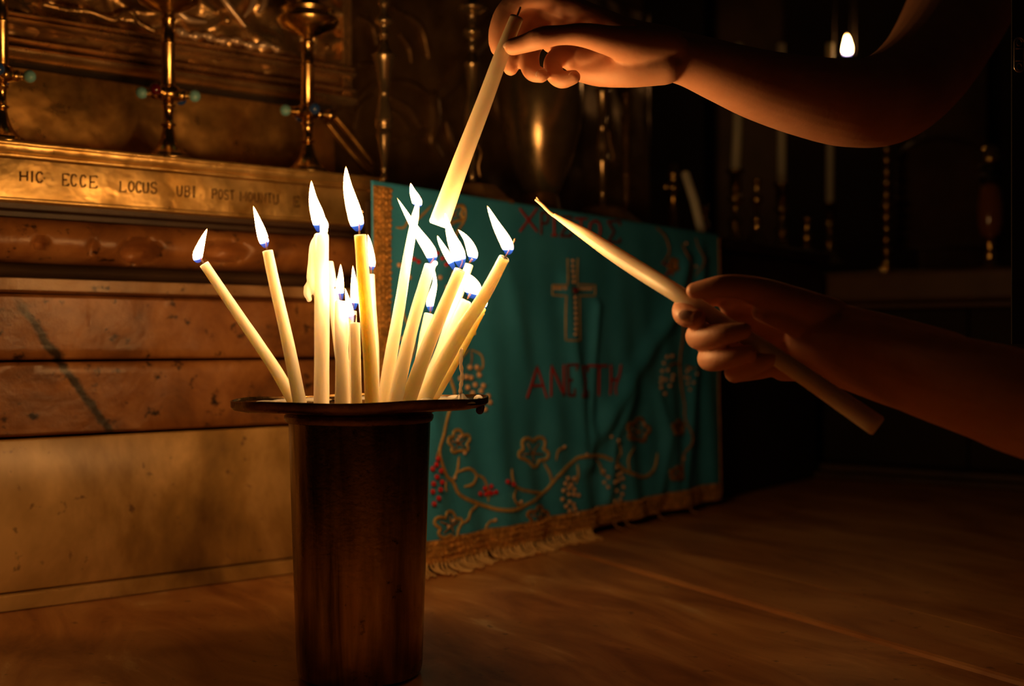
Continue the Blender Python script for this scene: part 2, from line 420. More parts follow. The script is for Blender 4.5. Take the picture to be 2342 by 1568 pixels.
# plinth, cream marble panel, two courses of red stone, pale fillet
zp = zat(1360); course('plinth', [(.0075, 0.0), (.0075, zp - .001), (.006, zp)], M['cream'], 2)
zm = zat(1003)
course('marble_panel', [(.0, zp + .0015), (.0012, zp + .003), (.0012, zm - .003), (0, zm - .0015)], M['cream'], 60, disp=lambda t, z: nz(t, z, 12, .0008), smooth=True)
zb = zat(826)
tj = wlt(235)[0]
for (a, b_) in ((T0, T1),):
    course('stone_block', [(.001, zm + .0015), (.004, zm + .004)] + [(.004, zm + .004 + (zb - zm - .008) * k / 7) for k in range(1, 8)] + [(.001, zb - .0013)], M['red_stone'], 60, a, b_,
           disp=lambda t, z: nz(t, z, 30, .0018), smooth=True)
zc = zat(668)
course('stone_block', [(.001, zb + .0013), (.004, zb + .004)] + [(.004, zb + .004 + (zc - zb - .008) * k / 7) for k in range(1, 8)] + [(.0, zc - .001)], M['red_stone'], 100,
       disp=lambda t, z: nz(t, z, 26, .0018), smooth=True)
zd = zat(632, .016)
course('fillet', [(.008, zc), (.016, zc + .002), (.017, zd - .001), (.012, zd)], M['fillet_stone'], 90, disp=lambda t, z: nz(t, z, 40, .0022), smooth=True)
# cavetto and torus moulding with gouged pits
ze = zat(600, -.008); zt = zat(488, .02)
dents = [(wlt(318, .02)[0], zat(560, .02), .014, .009, .028), (wlt(512, .02)[0], CH + (CY - 575) / FX * wlt(512, .02)[1], .019, .008, .022),
         (wlt(92, .02)[0], zat(552, .02), .006, .004, .012), (wlt(210, .02)[0], zat(556, .02), .004, .006, .006), (wlt(352, .02)[0], zat(556, .02), .005, .007, .006)]
def dent(t, z):
    d = nz(t, z, 34, .0022)
    for (tt, zz, a, b_, dep) in dents:
        q = ((t - tt) / a) ** 2 + ((z - zz) / b_) ** 2
        d -= dep * math.exp(-q * q * .8) if q < 6 else 0
    return d
course('cavetto', [(.010, zd + .0003)] + [(-.010 - .012 * math.sin(math.pi * k / 6), zd + .001 + (ze - zd) * k / 6) for k in range(0, 7)], M['dark_stone'], 120, disp=lambda t, z: nz(t, z, 30, .0016), smooth=True)  # darker stone colour stands in for the shadow band under the torus
pr = [(-.014, ze + .0012)]
for k in range(0, 19):
    a = -math.pi / 2 + math.pi * k / 18
    pr.append((-.004 + .028 * math.cos(a), (ze + zt) / 2 + (zt - ze) / 2 * math.sin(a)))
course('torus_moulding', pr, M['red_stone'], 420, disp=dent, smooth=True)
zf = zat(458, .026)
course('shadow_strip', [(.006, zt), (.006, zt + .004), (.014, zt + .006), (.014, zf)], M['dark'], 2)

# brass ledge: rolled lower lip, tall lettered fascia, beaded upper lip
ledge = thing('altar_ledge', wl(0, 0, zf), 'long hammered brass altar ledge engraved with a row of capital letters', 'ledge')
OF = .026
zu = zat(352, OF); zt2 = zat(318, OF + .004)
def roll(o, z, r, n=8, a0=-90, a1=90): return [(o + r * math.cos(math.radians(a0 + (a1 - a0) * k / n)), z + r * math.sin(math.radians(a0 + (a1 - a0) * k / n))) for k in range(n + 1)]
pf = roll(OF, zf + .0018, .0018) + [(OF, zf + .005)] + [(OF, zf + .006 + (zu - zf - .009) * k / 6) for k in range(7)]
course('fascia', pf, M['brass_sheet'], 300, disp=lambda t, z: nz(t, z, 28, .0016) + nz(t + 3, z, 9, .0012), smooth=True, parent=ledge)
course('upper_lip', roll(OF + .001, zu + .0, .0018) + [(OF + .002, zu + .003), (OF + .0045, zt2 - .005)] + roll(OF + .0045, zt2 - .002, .002), M['brass_sheet'], 200,
       disp=lambda t, z: nz(t, z, 60, .0008), smooth=True, parent=ledge)
# little rivets along the fascia
rv = MB().ball((0, 0, 0), .0013, 8, 5)
for i, (px, py) in enumerate([(205, 364), (365, 372), (112, 372), (544, 411), (636, 424), (388, 402), (238, 434), (342, 462), (60, 382), (458, 460), (690, 480), (738, 430)]):
    t, Y = wlt(px, OF + .001)
    if i == 0: r0 = rv.build('rivet', M['brass'], ledge); rm = r0.data; r0.location = P(px, py, Y) - ledge.location
    else:
        r1 = r0.copy(); COL.objects.link(r1); r1.location = P(px, py, Y) - ledge.location

GL = {
 'H': [[(0, 0), (0, 1)], [(1, 0), (1, 1)], [(0, .5), (1, .5)]], 'I': [[(.5, 0), (.5, 1)], [(.25, 0), (.75, 0)], [(.25, 1), (.75, 1)]],
 'C': [[(1, .8), (.7, 1), (.3, 1), (.05, .75), (0, .5), (.05, .25), (.3, 0), (.7, 0), (1, .2)]],
 'E': [[(1, 1), (0, 1), (0, 0), (1, 0)], [(0, .5), (.7, .5)], [(1, 1), (1, .85)], [(1, 0), (1, .18)]],
 'L': [[(0, 1), (0, 0), (1, 0), (1, .2)]], 'O': [[(.5, 0), (.12, .15), (0, .5), (.12, .85), (.5, 1), (.88, .85), (1, .5), (.88, .15), (.5, 0)]],
 'U': [[(0, 1), (0, .25), (.25, 0), (.75, 0), (1, .25), (1, 1)]],
 'S': [[(1, .8), (.75, 1), (.25, 1), (0, .8), (.1, .58), (.9, .42), (1, .2), (.75, 0), (.25, 0), (0, .2)]],
 'B': [[(0, 0), (0, 1), (.7, 1), (.9, .85), (.9, .65), (.7, .52), (0, .52)], [(.7, .52), (1, .38), (1, .15), (.75, 0), (0, 0)]],
 'P': [[(0, 0), (0, 1), (.75, 1), (1, .82), (1, .62), (.75, .48), (0, .48)]], 'T': [[(.5, 0), (.5, 1)], [(0, 1), (1, 1)]],
 'M': [[(0, 0), (0, 1), (.5, .3), (1, 1), (1, 0)]], 'N': [[(0, 0), (0, 1), (1, 0), (1, 1)]], '.': [[(.3, .45), (.6, .45)]],
 'A': [[(0, 0), (.5, 1), (1, 0)], [(.22, .38), (.78, .38)]], 'X': [[(0, 0), (1, 1)], [(0, 1), (1, 0)]],
 'Sg': [[(1, .85), (1, 1), (0, 1), (.55, .5), (0, 0), (1, 0), (1, .15)]],
}
M['engrave'] = simple('engraved_line', (.17, .09, .03), .5, .7)
words = [('H', 46, 62, 392, 414), ('I', 69, 77, 393, 415), ('C', 83, 97, 394, 417), ('.', 99, 104, 398, 416), ('E', 144, 157, 398, 424), ('C', 163, 175, 399, 425), ('C', 184, 196, 401, 427), ('E', 206, 221, 403, 430),
         ('L', 275, 288, 414, 438), ('O', 294, 306, 415, 438), ('C', 311, 322, 416, 440), ('U', 327, 338, 417, 441), ('S', 345, 357, 418, 442),
         ('U', 405, 416, 425, 448), ('B', 423, 433, 426, 449), ('I', 438, 448, 427, 450), ('P', 485, 494, 433, 454), ('O', 499, 508, 434, 455), ('S', 513, 521, 435, 456), ('T', 525, 535, 436, 457),
         ('M', 550, 563, 438, 460), ('O', 568, 577, 440, 461), ('U', 582, 591, 441, 462), ('N', 597, 607, 442, 463), ('T', 611, 621, 443, 464), ('U', 625, 635, 444, 466), ('E', 672, 684, 450, 472)]
for ch, x0, x1, y1, y0 in words:
    mb = MB()
    for st in GL[ch]:
        q = []
        for a, b_ in st:
            p = wlp(x0 + (x1 - x0) * a, y0 + (y1 - y0) * b_, OF); 
            t = (p - A0).dot(U); p = p + N * (nz(t, p.z, 28, .0016) + nz(t + 3, p.z, 9, .0012) + .0002); q.append(p)
        mb.tube(q, .00085, 6, flat=.5, fdir=N)
    mb.build('letter', M['engrave'], ledge)

# ------------------------------------------------------------------ behind the ledge: brass back panel, framed relief
back = thing('brass_back_panel', wl(0, -.07, zt2), 'plain worn brass panel behind the three jewelled candlesticks', 'panel')
OB = -.070
def wgrid(px0, px1, pyf0, pyf1, o, nx, nz_, disp):
    t0 = wlt(px0, o)[0]; t1 = wlt(px1, o)[0]; z0, z1 = pyf0, pyf1
    rows = []
    for i in range(nz_ + 1):
        z = z0 + (z1 - z0) * i / nz_
        rows.append([wl(t0 + (t1 - t0) * j / nx, o + disp(t0 + (t1 - t0) * j / nx, z), z) for j in range(nx + 1)])
    return rows
zg = zat(150, OB)
course('sheet', [(OB, zt2 + .0005)] + [(OB, zt2 + .0005 + (zg - zt2 - .001) * k / 12) for k in range(1, 13)], M['brass_back'], 90, T0 - .1, T1 + .0,
       disp=lambda t, z: nz(t, z, 14, .004), smooth=True, parent=back, solid_back=.12)
course('shadow_gap', [(OB - .004, zg), (OB - .004, zat(128, OB))], M['far_dark'], 2, T0 - .1, T1, parent=back, solid_back=.12)
frame = thing('framed_relief', wl(0, OB, zg), 'embossed gilt metal relief in a ribbed frame above the brass panel', 'relief')
TR = wlt(808, OB + .012)[0]       # right end of the frame
zr0 = zat(128, OB + .012); zr1 = zat(96, OB + .012)
def rail(name, z0, z1, o, bulge, mat=M['rail'], nr=1, t1=TR):
    pr = [(o - .004, z0)]
    for q in range(nr):
        a = z0 + (z1 - z0) * q / nr; b_ = z0 + (z1 - z0) * (q + 1) / nr
        for k in range(9): pr.append((o + bulge * math.sin(math.pi * k / 8), a + (b_ - a) * (k + .01) / 8.02))
    pr.append((o - .004, z1)); return course(name, pr, mat, 120, T0 - .1, t1, disp=lambda t, z: nz(t, z, 12, .0007), smooth=True, parent=frame, solid_back=.1)
rail('lower_rail', zr0, zr1, OB + .010, .010)
rail('bead_rail', zr1 + .001, zr1 + .0055, OB + .014, .005)
z2 = zat(60, OB); rows = wgrid(-500, 800, zr1 + .0055, z2, OB + .002, 300, 22, lambda t, z: max(0, noise.noise(Vector((t * 40, z * 60, 1.7)))) * .009 - .003)
MB().grid(rows).build('leaf_frieze', M['bronze'], frame, solid=.003)
z3 = zat(22, OB + .01); rail('middle_rail', z2, z2 + (z3 - z2) * .6, OB + .010, .009)
rail('thin_rail', z2 + (z3 - z2) * .62, z3, OB + .012, .005)
z4 = zat(-420, OB); rows = wgrid(-500, 792, z3, z4, OB + .0, 300, 110,
     lambda t, z: (1 - abs(noise.noise(Vector((t * 24, z * 34, 5.2)))) * 2.2) * .010 + noise.noise(Vector((t * 60, z * 60, 9))) * .004 - .004)
MB().grid(rows).build('relief_sheet', M['relief'], frame, solid=.003)
ta = wlt(786, OB + .012)[0]; tb = TR
for (a, b_, bu) in ((ta, ta + (tb - ta) * .5, .007), (ta + (tb - ta) * .52, tb - (tb - ta) * .18, .004), (tb - (tb - ta) * .16, tb, .003)):
    m_ = (a + b_) / 2; pts = [wl(m_, OB + .008, zr0 + (z4 - zr0) * k / 20) for k in range(21)]
    MB().tube(pts, (b_ - a) / 2, 14, flat=1.0).build('frame_post', M['relief'], frame)
# embossed drapery and beads on the relief
for pts in ([(585, -30), (578, 10), (560, 36)], [(610, -30), (605, 6), (590, 30)], [(500, -20), (520, 10), (560, 60)], [(400, 20), (430, 44), (470, 50)]):
    q, rr = spline([wlp(x, y, OB + .012) for x, y in pts], [.003, .0036, .0016][:len(pts)], 5)
    MB().tube(q, rr, 8, 'round').build('embossed_fold', M['gilt_highlight'], frame)
for (x, y, r) in ((518, 46, 12), (748, 108, 7), (560, 98, 5), (498, 26, 7)):
    MB().ball(wlp(x, y, OB + .012), r * 1.2 / FX).build('embossed_boss', M['relief'], frame)
for wx in (range(408, 640, 16),):
    pts = [(x, 74 + (x - 408) * .165 + 3.5 * math.sin(x * .09) + 4 * noise.noise(Vector((x * .03, 0, 0)))) for x in wx]
    q = catmull([wlp(x, y, OB + .012) for x, y in pts], 4)
    MB().tube(q, [.0034 + .0014 * math.sin(i * .8) for i in range(len(q))], 8, 'round').build('ground_ridge', M['gilt_highlight'], frame)
    pts = [(x, 96 + (x - 408) * .16 + 4 * noise.noise(Vector((x * .05, 3, 0)))) for x in wx]
for pts in ([(230, 36), (262, 46), (282, 30), (300, 28), (318, 52), (352, 70)], [(100, 10), (150, 22), (200, 26), (230, 36)]):
    q = catmull([wlp(x, y, OB + .012) for x, y in pts], 5)
    MB().tube(q, .0026, 8, 'round').build('embossed_fold', M['relief'], frame)

# ------------------------------------------------------------------ lathe things from silhouettes
def turned(name, px, Y, prof, mat, root, n=28, sub=True):
    """prof: (pixel row, radius in pixels) bottom to top"""
    c = P(px, CY, Y); c.z = 0
    pr = [(max(r, .3) * Y / FX, CH - (y - CY) / FX * Y) for y, r in prof]
    return MB().lathe(c, pr, n).build(name, mat, root, ang=None if n > 12 else 30)
def jewel(px, py, Y, r, root, mat, dy=0):
    return MB().ball(P(px, py, Y), r * Y / FX, 14, 9).build('jewel', mat, root)

for i, (px, dy, sc, lab) in enumerate(((385, 0, 1.0, 'jewelled brass candlestick with a dark red stone, middle one on the ledge'),
                                       (704, 0, .93, 'jewelled brass candlestick at the right end of the brass ledge, wide drip pan'),
                                       (2, 0, 1.05, 'jewelled brass candlestick cut off by the left edge, turquoise knob on its right'))):
    Y = wlt(px, OF - .018)[1]; zl = zt2; yb = CY - (zl - CH) / Y * FX        # pixel row of the ledge top here
    s = sc
    def q(h, r): return (yb - h * s, r * s)
    root = thing('jewelled_candlestick', P(px, yb, Y), lab, 'candlestick', 'jewelled candlesticks on the brass ledge')
    turned('foot', px, Y, [q(-4, 52), q(2, 56), q(5, 54), q(7, 48), q(11, 49), q(13, 44), q(18, 38), q(30, 27), q(48, 18), q(64, 14), q(76, 12)], M['brass'], root)
    turned('lower_stem', px, Y, [q(76, 12), q(78, 17), q(82, 17), q(84, 12), q(100, 11), q(120, 12), q(122, 16), q(126, 16), q(128, 12), q(134, 13)], M['brass'], root)
    turned('knop', px, Y, [q(134, 13), q(137, 22), q(142, 27), q(150, 30), q(158, 28), q(166, 24), q(170, 14)], M['brass'], root)
    turned('upper_stem', px, Y, [q(170, 14), q(174, 16), q(262, 15), q(264, 18), q(268, 18), q(270, 15), q(318, 14), q(320, 17), q(324, 17), q(326, 12)], M['brass'], root)
    turned('drip_pan', px, Y, [q(324, 12), q(336, 14), q(345, 40), q(358, 66), q(372, 74), q(376, 76), q(380, 74), q(382, 60), q(398, 58), q(400, 66), q(404, 64), q(406, 30), q(460, 26), q(700, 22)], M['brass'], root)
    # four knuckled arms that carry the stones
    kz = yb - 150 * s
    for a, st in ((18, 'gem_turq'), (198, 'gem_turq'), (108 if i else 288 - 30, 'gem_red' if i == 0 else 'gem_blue'), (288 if i else 78, 'gem_blue')):
        if i == 1: a = {18: 30, 198: 212, 108: 296, 288: 118}[a]; st = 'brass' if a == 30 else st
        c = P(px, kz, Y); d = Vector((math.cos(math.radians(a)), math.sin(math.radians(a)), 0)); e = s * Y / FX
        col = MB().tube([c + d * 22 * e, c + d * 36 * e], 13 * e, 14); 
        for k in range(3): col.tube([c + d * (36 + 5 * k) * e, c + d * (39 + 5 * k) * e], (10 - k * .5) * e, 14)
        col.build('jewel_mount', M['brass'], root)
        MB().ball(c + d * 58 * e, 14 * e, 14, 9).build('jewel', M[st], root)

# ------------------------------------------------------------------ the second altar, under the turquoise cloth
B0 = Vector((-.081, 1.173, 0)); V = Vector((.604, .797, 0)).normalized(); NB = Vector((V.y, -V.x, 0)); ZS = .380
def sh(t, o, z): return B0 + V * t - NB * o + Vector((0, 0, z))      # o = distance behind the cloth plane
def sht(px, o=0.0):
    a = B0 - NB * o; k = (px - CX) / FX; t = (k * a.y - a.x) / (V.x - k * V.y); return t, a.y + V.y * t
tL, tR, tE = sht(846)[0], sht(1641)[0], 1.035
altar = thing('side_altar', sh(.3, .2, 0), 'dark side altar table standing under the turquoise cloth', 'altar')
fl = sh(tL + .006, .012, 0); bl = Vector((-.128, 1.33, 0))
def poly(z, pts): return [Vector((p.x, p.y, z)) for p in pts]
body = [fl, sh(tR + .02, .012, 0), sh(tR + .02, .40, 0), Vector((.0, 1.75, 0)), bl]
MB().prism(poly(0.001, body), poly(ZS - .016, body)).build('front_body', M['dark_stone'], altar, False, bevel=.002)
body2 = [sh(tR + .021, .03, 0), sh(tE, .03, 0), sh(tE, .45, 0), sh(tR + .021, .45, 0)]
MB().prism(poly(0.001, body2), poly(ZS - .075, body2)).build('side_body', M['far_dark'], altar, False, bevel=.002)
body3 = [sh(tR + .021, .02, 0), sh(tE, .02, 0), sh(tE, .45, 0), sh(tR + .021, .45, 0)]
MB().prism(poly(ZS - .073, body3), poly(ZS - .018, body3)).build('frieze', M['dark'], altar, False, bevel=.004)
topp = [sh(tL + .004, .004, 0), sh(tE, .004, 0), sh(tE, .5, 0), Vector((.05, 1.9, 0)), bl + Vector((-.002, 0, 0))]
MB().prism(poly(ZS - .016, topp), poly(ZS - .0005, topp)).build('table_slab', M['dark'], altar, False, bevel=.003)

# cloth with real folds
fold_lines = [([(1290, 640), (1300, 760), (1325, 920), (1332, 1060)], .0045, .011), ([(1360, 700), (1352, 850), (1345, 1060)], .006, .008),
              ([(1560, 600), (1530, 720), (1430, 880), (1360, 1000)], .009, .014), ([(1150, 600), (1185, 760), (1225, 930), (1320, 1010)], .002, .014),
              ([(1500, 900), (1520, 1000), (1510, 1120)], .006, .012), ([(1600, 560), (1590, 800), (1560, 1150)], .007, .012),
              ([(960, 960), (1080, 1080), (1230, 1190)], .005, .018), ([(1020, 480), (1000, 700), (1040, 900)], .003, .018), ([(1440, 900), (1400, 1010), (1385, 1140)], .005, .008)]
FL = []
for pts, amp, wid in fold_lines:
    q = []
    for x, y in pts:
        t, Y = sht(x); q.append((t, CH - (y - CY) / FX * Y))
    FL.append((q, amp, wid))
def sdist(p, a, b):
    ax, ay = a; bx, by = b; dx, dy = bx - ax, by - ay; l = dx * dx + dy * dy
    k = max(0, min(1, ((p[0] - ax) * dx + (p[1] - ay) * dy) / l)); qx, qy = ax + dx * k, ay + dy * k
    return math.hypot(p[0] - qx, p[1] - qy), (dx * (p[1] - ay) - dy * (p[0] - ax))
def cdisp(t, z):
    low = max(0, min(1, (ZS - z) / .38)); d = 0
    d += .0035 * low * math.sin(t * 52 + 2.2 * math.sin(z * 9)) + .0022 * low * math.sin(t * 118 + z * 14)
    for q, amp, wid in FL:
        best = min(sdist((t, z), q[i], q[i + 1])[0] for i in range(len(q) - 1))
        if best < wid * 3: d += amp * math.exp(-(best / wid) ** 2) * min(1, (ZS - z) / .05)
    d += noise.noise(Vector((t * 14, z * 14, 2))) * .002 * low
    return d + .002
def cs(t, z, lift=0.0): return B0 + V * t + NB * (cdisp(t, z) + lift) + Vector((0, 0, z))
def cpx(px, py, lift=0.0):
    t, Y = sht(px); z = CH - (py - CY) / FX * Y
    d = cdisp(t, z)                                     # follow the fold so that the mark sits on the cloth
    t, Y = sht(px, -d); z = CH - (py - CY) / FX * Y
    return cs(t, z, lift)
cl = thing('altar_cloth', cs((tL + tR) / 2, .2), 'turquoise altar cloth embroidered with gold vines, red letters and a cross', 'altar cloth')
ZH = .010                                                # height of the hem
NX, NZ = 190, 92
rows = []
for i in range(4): rows.append([sh(tL + (tR - tL) * j / NX + 1.4 * (.045 - .0145 * i), .045 - .0145 * i, ZS + .0008) for j in range(NX + 1)])
for i in range(NZ + 1):
    z = ZS + .0006 - (ZS + .0006 - ZH) * i / NZ
    rows.append([cs(tL + (tR - tL) * j / NX, z) for j in range(NX + 1)])
MB().grid(rows).build('cloth_sheet', M['cloth'], cl, solid=.0008)
# gold braid down the left edge
def braid(t0, t1, z0f, z1f, along_z, name, knob_r, seed):
    rr = random.Random(seed); mb = MB(); a = 46 if along_z else 150; b = 5
    rows = []
    for i in range(a + 1):
        row = []
        for j in range(b + 1):
            e = .0016 * math.sin(math.pi * (j + .3) / (b + .6))
            if along_z: z = z0f + (z1f - z0f) * i / a; t = t0 + (t1 - t0) * j / b
            else: t = t0 + (t1 - t0) * i / a; z = z0f + (z1f - z0f) * j / b
            row.append(cs(t, z, .0010 + e))
        rows.append(row)
    mb.grid(rows)
    n = 5 if along_z else 4; m = 62 if along_z else 110
    for i in range(m):
        for j in range(n):
            u = (i + .5 + .25 * (j % 2)) / m; v = (j + .5) / n + rr.uniform(-.04, .04)
            if along_z: z = z0f + (z1f - z0f) * u; t = t0 + (t1 - t0) * v
            else: t = t0 + (t1 - t0) * u; z = z0f + (z1f - z0f) * v
            mb.ball(cs(t, z, .0024), knob_r * rr.uniform(.7, 1.2), 6, 4)
    return mb.build(name, M['gold_braid'], cl)
braid(tL + .001, tL + .026, ZS - .004, ZH + .02, True, 'side_braid', .0019, 5)
braid(tL + .001, tR - .001, ZH - .001, ZH + .023, False, 'hem_braid', .0020, 6)
bb = MB(); bb.tube([cs(tR - .0015, ZS - .004 - (ZS - .03) * k / 40, .0012) for k in range(41)], .0012, 6); bb.build('edge_cord', M['gold_dim'], cl)
# fringe lying on the floor (hundreds of loose threads, nobody could count them)
fr = MB(); rr = random.Random(9)
t = tL
while t < sht(1338)[0]:
    p0 = cs(t, ZH + .001, .001); L = rr.uniform(.010, .020); sw = rr.uniform(-.005, .005)
    p1 = p0 + NB * .004 + V * sw * .4 + Vector((0, 0, -.007)); p2 = p0 + NB * L + V * sw; p2.z = .0016; p3 = p2 + NB * .004 + V * sw; p3.z = .0018
    fr.tube(catmull([p0, p1, p2, p3], 3), .0014, 5, 'round'); t += rr.uniform(.0032, .0062)
M['fringe'] = simple('pale_gold_fringe', (.92, .66, .30), .4, .4, .6, 600)
fo = fr.build('fringe', M['fringe'], cl); fo['kind'] = 'stuff'
for px in (1322, 1400, 1426, 1500, 1560):
    p0 = cs(sht(px)[0], ZH, .001); MB().tube(catmull([p0, p0 + NB * .006 + Vector((0, 0, -.006)), p0 + NB * .012 + V * .006 + Vector((0, 0, -.0085))], 4), .0014, 6, 'round').build('loose_tassel', M['gold_dim'], cl)

def emb(pts, r_px, mat=M['gold'], name='vine', sub=5, taper=True):
    q2 = catmull([(x, y, 0) for x, y in pts], sub) if sub > 1 else [Vector((a[0] + (b_[0] - a[0]) * k / 4, a[1] + (b_[1] - a[1]) * k / 4, 0)) for a, b_ in zip(pts, pts[1:]) for k in range(4)] + [Vector((*pts[-1], 0))]
    q = [cpx(p.x, p.y, .0009) for p in q2]; n = len(q)
    rad = [r_px * q[i].y / FX * ((.55 + .45 * min(1, min(i, n - 1 - i) / 3)) if taper else 1) for i in range(n)]
    return MB().tube(q, rad, 7, 'round', flat=.55, fdir=NB).build(name, mat, cl)
emb([(1070, 800), (1030, 850), (1040, 900), (1030, 930), (1008, 1000), (1003, 1040), (1018, 1085), (1035, 1102), (1050, 1130), (1090, 1150), (1150, 1166), (1190, 1160), (1230, 1135), (1262, 1105), (1300, 1062), (1340, 1043), (1390, 1046), (1430, 1075), (1470, 1090), (1495, 1072), (1503, 1038)], 4.6)
emb([(1035, 1096), (1046, 1075), (1049, 1045)], 3.8)
emb([(1050, 1078), (1072, 1071), (1087, 1086), (1080, 1106), (1062, 1112)], 4)
emb([(1087, 1084), (1108, 1096), (1120, 1128), (1117, 1146)], 3.6)
emb([(1243, 1060), (1258, 1084), (1262, 1106)], 4)
emb([(1168, 1072), (1170, 1100), (1184, 1116), (1215, 1124), (1240, 1126)], 4)
emb([(1178, 1116), (1170, 1134), (1178, 1150), (1188, 1152)], 3.5)
emb([(1096, 1150), (1076, 1168), (1070, 1186), (1058, 1196)], 4)
emb([(1088, 1222), (1106, 1214), (1112, 1200), (1122, 1191), (1134, 1193)], 3.4)
emb([(1272, 1052), (1276, 1030), (1288, 1024)], 3.2)
emb([(1404, 1054), (1420, 1036), (1415, 1016), (1407, 1010)], 3.2)
emb([(1440, 1078), (1437, 1048), (1448, 1022)], 3.2)
emb([(1326, 1062), (1324, 1084), (1318, 1104)], 3.6); emb([(1362, 1050), (1372, 1066), (1375, 1082)], 3.4)
emb([(1018, 1100), (1016, 1116), (1020, 1122)], 3.2)
emb([(1560, 560), (1578, 620), (1562, 690), (1562, 760), (1554, 830), (1560, 900), (1576, 960), (1579, 1010), (1566, 1052), (1566, 1096)], 3.4, M['gold_dim'])
emb([(1590, 545), (1606, 590), (1598, 630)], 2.6, M['gold_dim']); emb([(1528, 838), (1548, 830), (1556, 850)], 2.6, M['gold_dim'])
emb([(905, 520), (922, 520), (934, 504), (955, 500), (985, 470)], 3.4); emb([(1006, 500), (1030, 478), (1058, 470), (1062, 500), (1040, 540), (1050, 575)], 3.4)
emb([(925, 665), (922, 715), (935, 750), (948, 790), (935, 830)], 3.2); emb([(1030, 740), (1052, 726), (1044, 700), (1060, 680)], 3)
emb([(1078, 800), (1100, 812), (1104, 838), (1090, 852)], 2.8)
emb([(1500, 520), (1520, 540), (1530, 575), (1516, 600)], 3, M['gold_dim'])
def leaf(cx, cy, r, rot=0, mat=M['gold']):
    mb = MB(); lobes = [(90, 1.0), (152, .90), (222, .74), (318, .74), (28, .90)]; pts = []
    for k, (a, s) in enumerate(lobes):
        for da, f in ((-27, .74), (-14, .93), (0, 1.0), (14, .93), (27, .72)):
            aa = math.radians(a + da + rot); pts.append((cx + r * s * f * math.cos(aa), cy - r * s * f * math.sin(aa)))
    pts.append(pts[0]); q = catmull([cpx(x, y, .0010) for x, y in pts], 2)
    mb.tube(q, 4.3 * q[0].y / FX, 6, flat=.6, fdir=NB)
    o = mb.build('vine_leaf', mat, cl)
    v = MB()
    for a, s in lobes:
        aa = math.radians(a + rot); qq = [cpx(cx + r * s * f * math.cos(aa), cy - r * s * f * math.sin(aa), .0009) for f in (0, .35, .7)]
        v.tube(qq, 1.8 * qq[0].y / FX, 5, flat=.6, fdir=NB)
    v.build('leaf_vein', M['gold_dim'], o)
    return o
def ORG(o):
    v = Vector(); 
    while o is not None: v += o.location; o = o.parent
    return v
leaf(1048, 1014, 32, 8); leaf(1216, 1036, 42, -35); leaf(1030, 1202, 38, 70); leaf(1230, 1184, 28, 0, M['gold_dim']); leaf(1457, 988, 32, -10, M['gold_dim'])
leaf(1036, 492, 30, 20); leaf(1545, 610, 20, 30, M['gold_dim']); leaf(1550, 980, 20, 0, M['gold_dim']); leaf(1548, 1085, 18, 0, M['gold_dim'])
# beads: every grape its own small bead, sharing one mesh
bead0 = {}
def beads(pts, mat, rpx, stem=None, name='grape'):
    bunch = emb(stem, 2.4, M['gold_dim'], 'grape_bunch') if stem else cl
    for x, y in pts:
        p = cpx(x, y, .0015); key = (mat.name, rpx)
        if key not in bead0:
            bead0[key] = MB().ball((0, 0, 0), rpx * 1.25 / FX, 8, 6).build(name, mat, None)
            b = bead0[key]
        else: b = bead0[key].copy(); COL.objects.link(b)
        b.parent = bunch; b.location = p - ORG(bunch)
W = M['pearl']
beads([(1072, 846), (1088, 846), (1094, 864), (1063, 868), (1074, 870), (1084, 886), (1104, 888), (1066, 892), (1050, 872), (1116, 912), (1120, 926), (1108, 942), (1098, 900), (1078, 905)], W, 6.5, [(1076, 800), (1078, 820), (1074, 838)])
beads([(1296, 1098), (1312, 1099), (1290, 1110), (1304, 1113), (1286, 1126), (1284, 1146), (1298, 1134), (1311, 1135), (1323, 1137), (1300, 1152), (1292, 1162), (1310, 1158), (1300, 1172), (1314, 1168), (1310, 1182), (1322, 1180), (1298, 1120), (1312, 1124)], W, 5.5, [(1326, 1086), (1312, 1094), (1304, 1104)])
beads([(1388, 1082), (1404, 1072), (1394, 1096), (1410, 1090), (1419, 1086), (1424, 1098), (1400, 1106), (1412, 1102), (1392, 1118), (1426, 1118), (1408, 1126), (1422, 1134), (1416, 1146), (1404, 1150), (1400, 1164), (1410, 1156), (1390, 1108)], W, 5.2, [(1372, 1076), (1384, 1080), (1396, 1090)])
beads([(998, 1054), (995, 1068), (1004, 1082), (996, 1096), (1006, 1108), (990, 1112), (1003, 1125), (989, 1130), (1000, 1145), (992, 1158), (988, 1078)], M['red_bead'], 6, [(1000, 1030), (997, 1042), (996, 1052)], 'berry')
beads([(1108, 1122), (1128, 1118), (1096, 1134), (1110, 1135), (1121, 1131), (1140, 1131), (1156, 1106), (1168, 1112), (1128, 1134)], M['red_bead'], 5.8, [(1116, 1112), (1118, 1120), (1118, 1130)], 'berry')
beads([(1524, 820), (1534, 818), (1518, 834), (1514, 852), (1526, 850), (1536, 862), (1512, 868), (1522, 872), (1530, 886), (1508, 890), (1518, 904), (1534, 872), (1510, 878)], W, 5.2, [(1548, 830), (1536, 832), (1528, 836)])
beads([(1570, 852), (1580, 846), (1566, 866), (1578, 868), (1590, 858), (1574, 880), (1586, 878), (1582, 894)], W, 4.6, [(1566, 838), (1578, 838), (1592, 842)])
beads([(925, 595), (910, 612), (934, 640), (1015, 575), (1005, 640), (918, 780), (908, 800), (930, 812), (940, 770), (912, 748), (1035, 630), (1020, 662)], W, 5.4, [(925, 640), (920, 690), (915, 730)])
beads([(945, 598), (955, 604), (1010, 596), (1018, 610), (1000, 584), (1030, 588)], M['red_bead'], 5, [(935, 592), (945, 590), (955, 596)], 'berry')
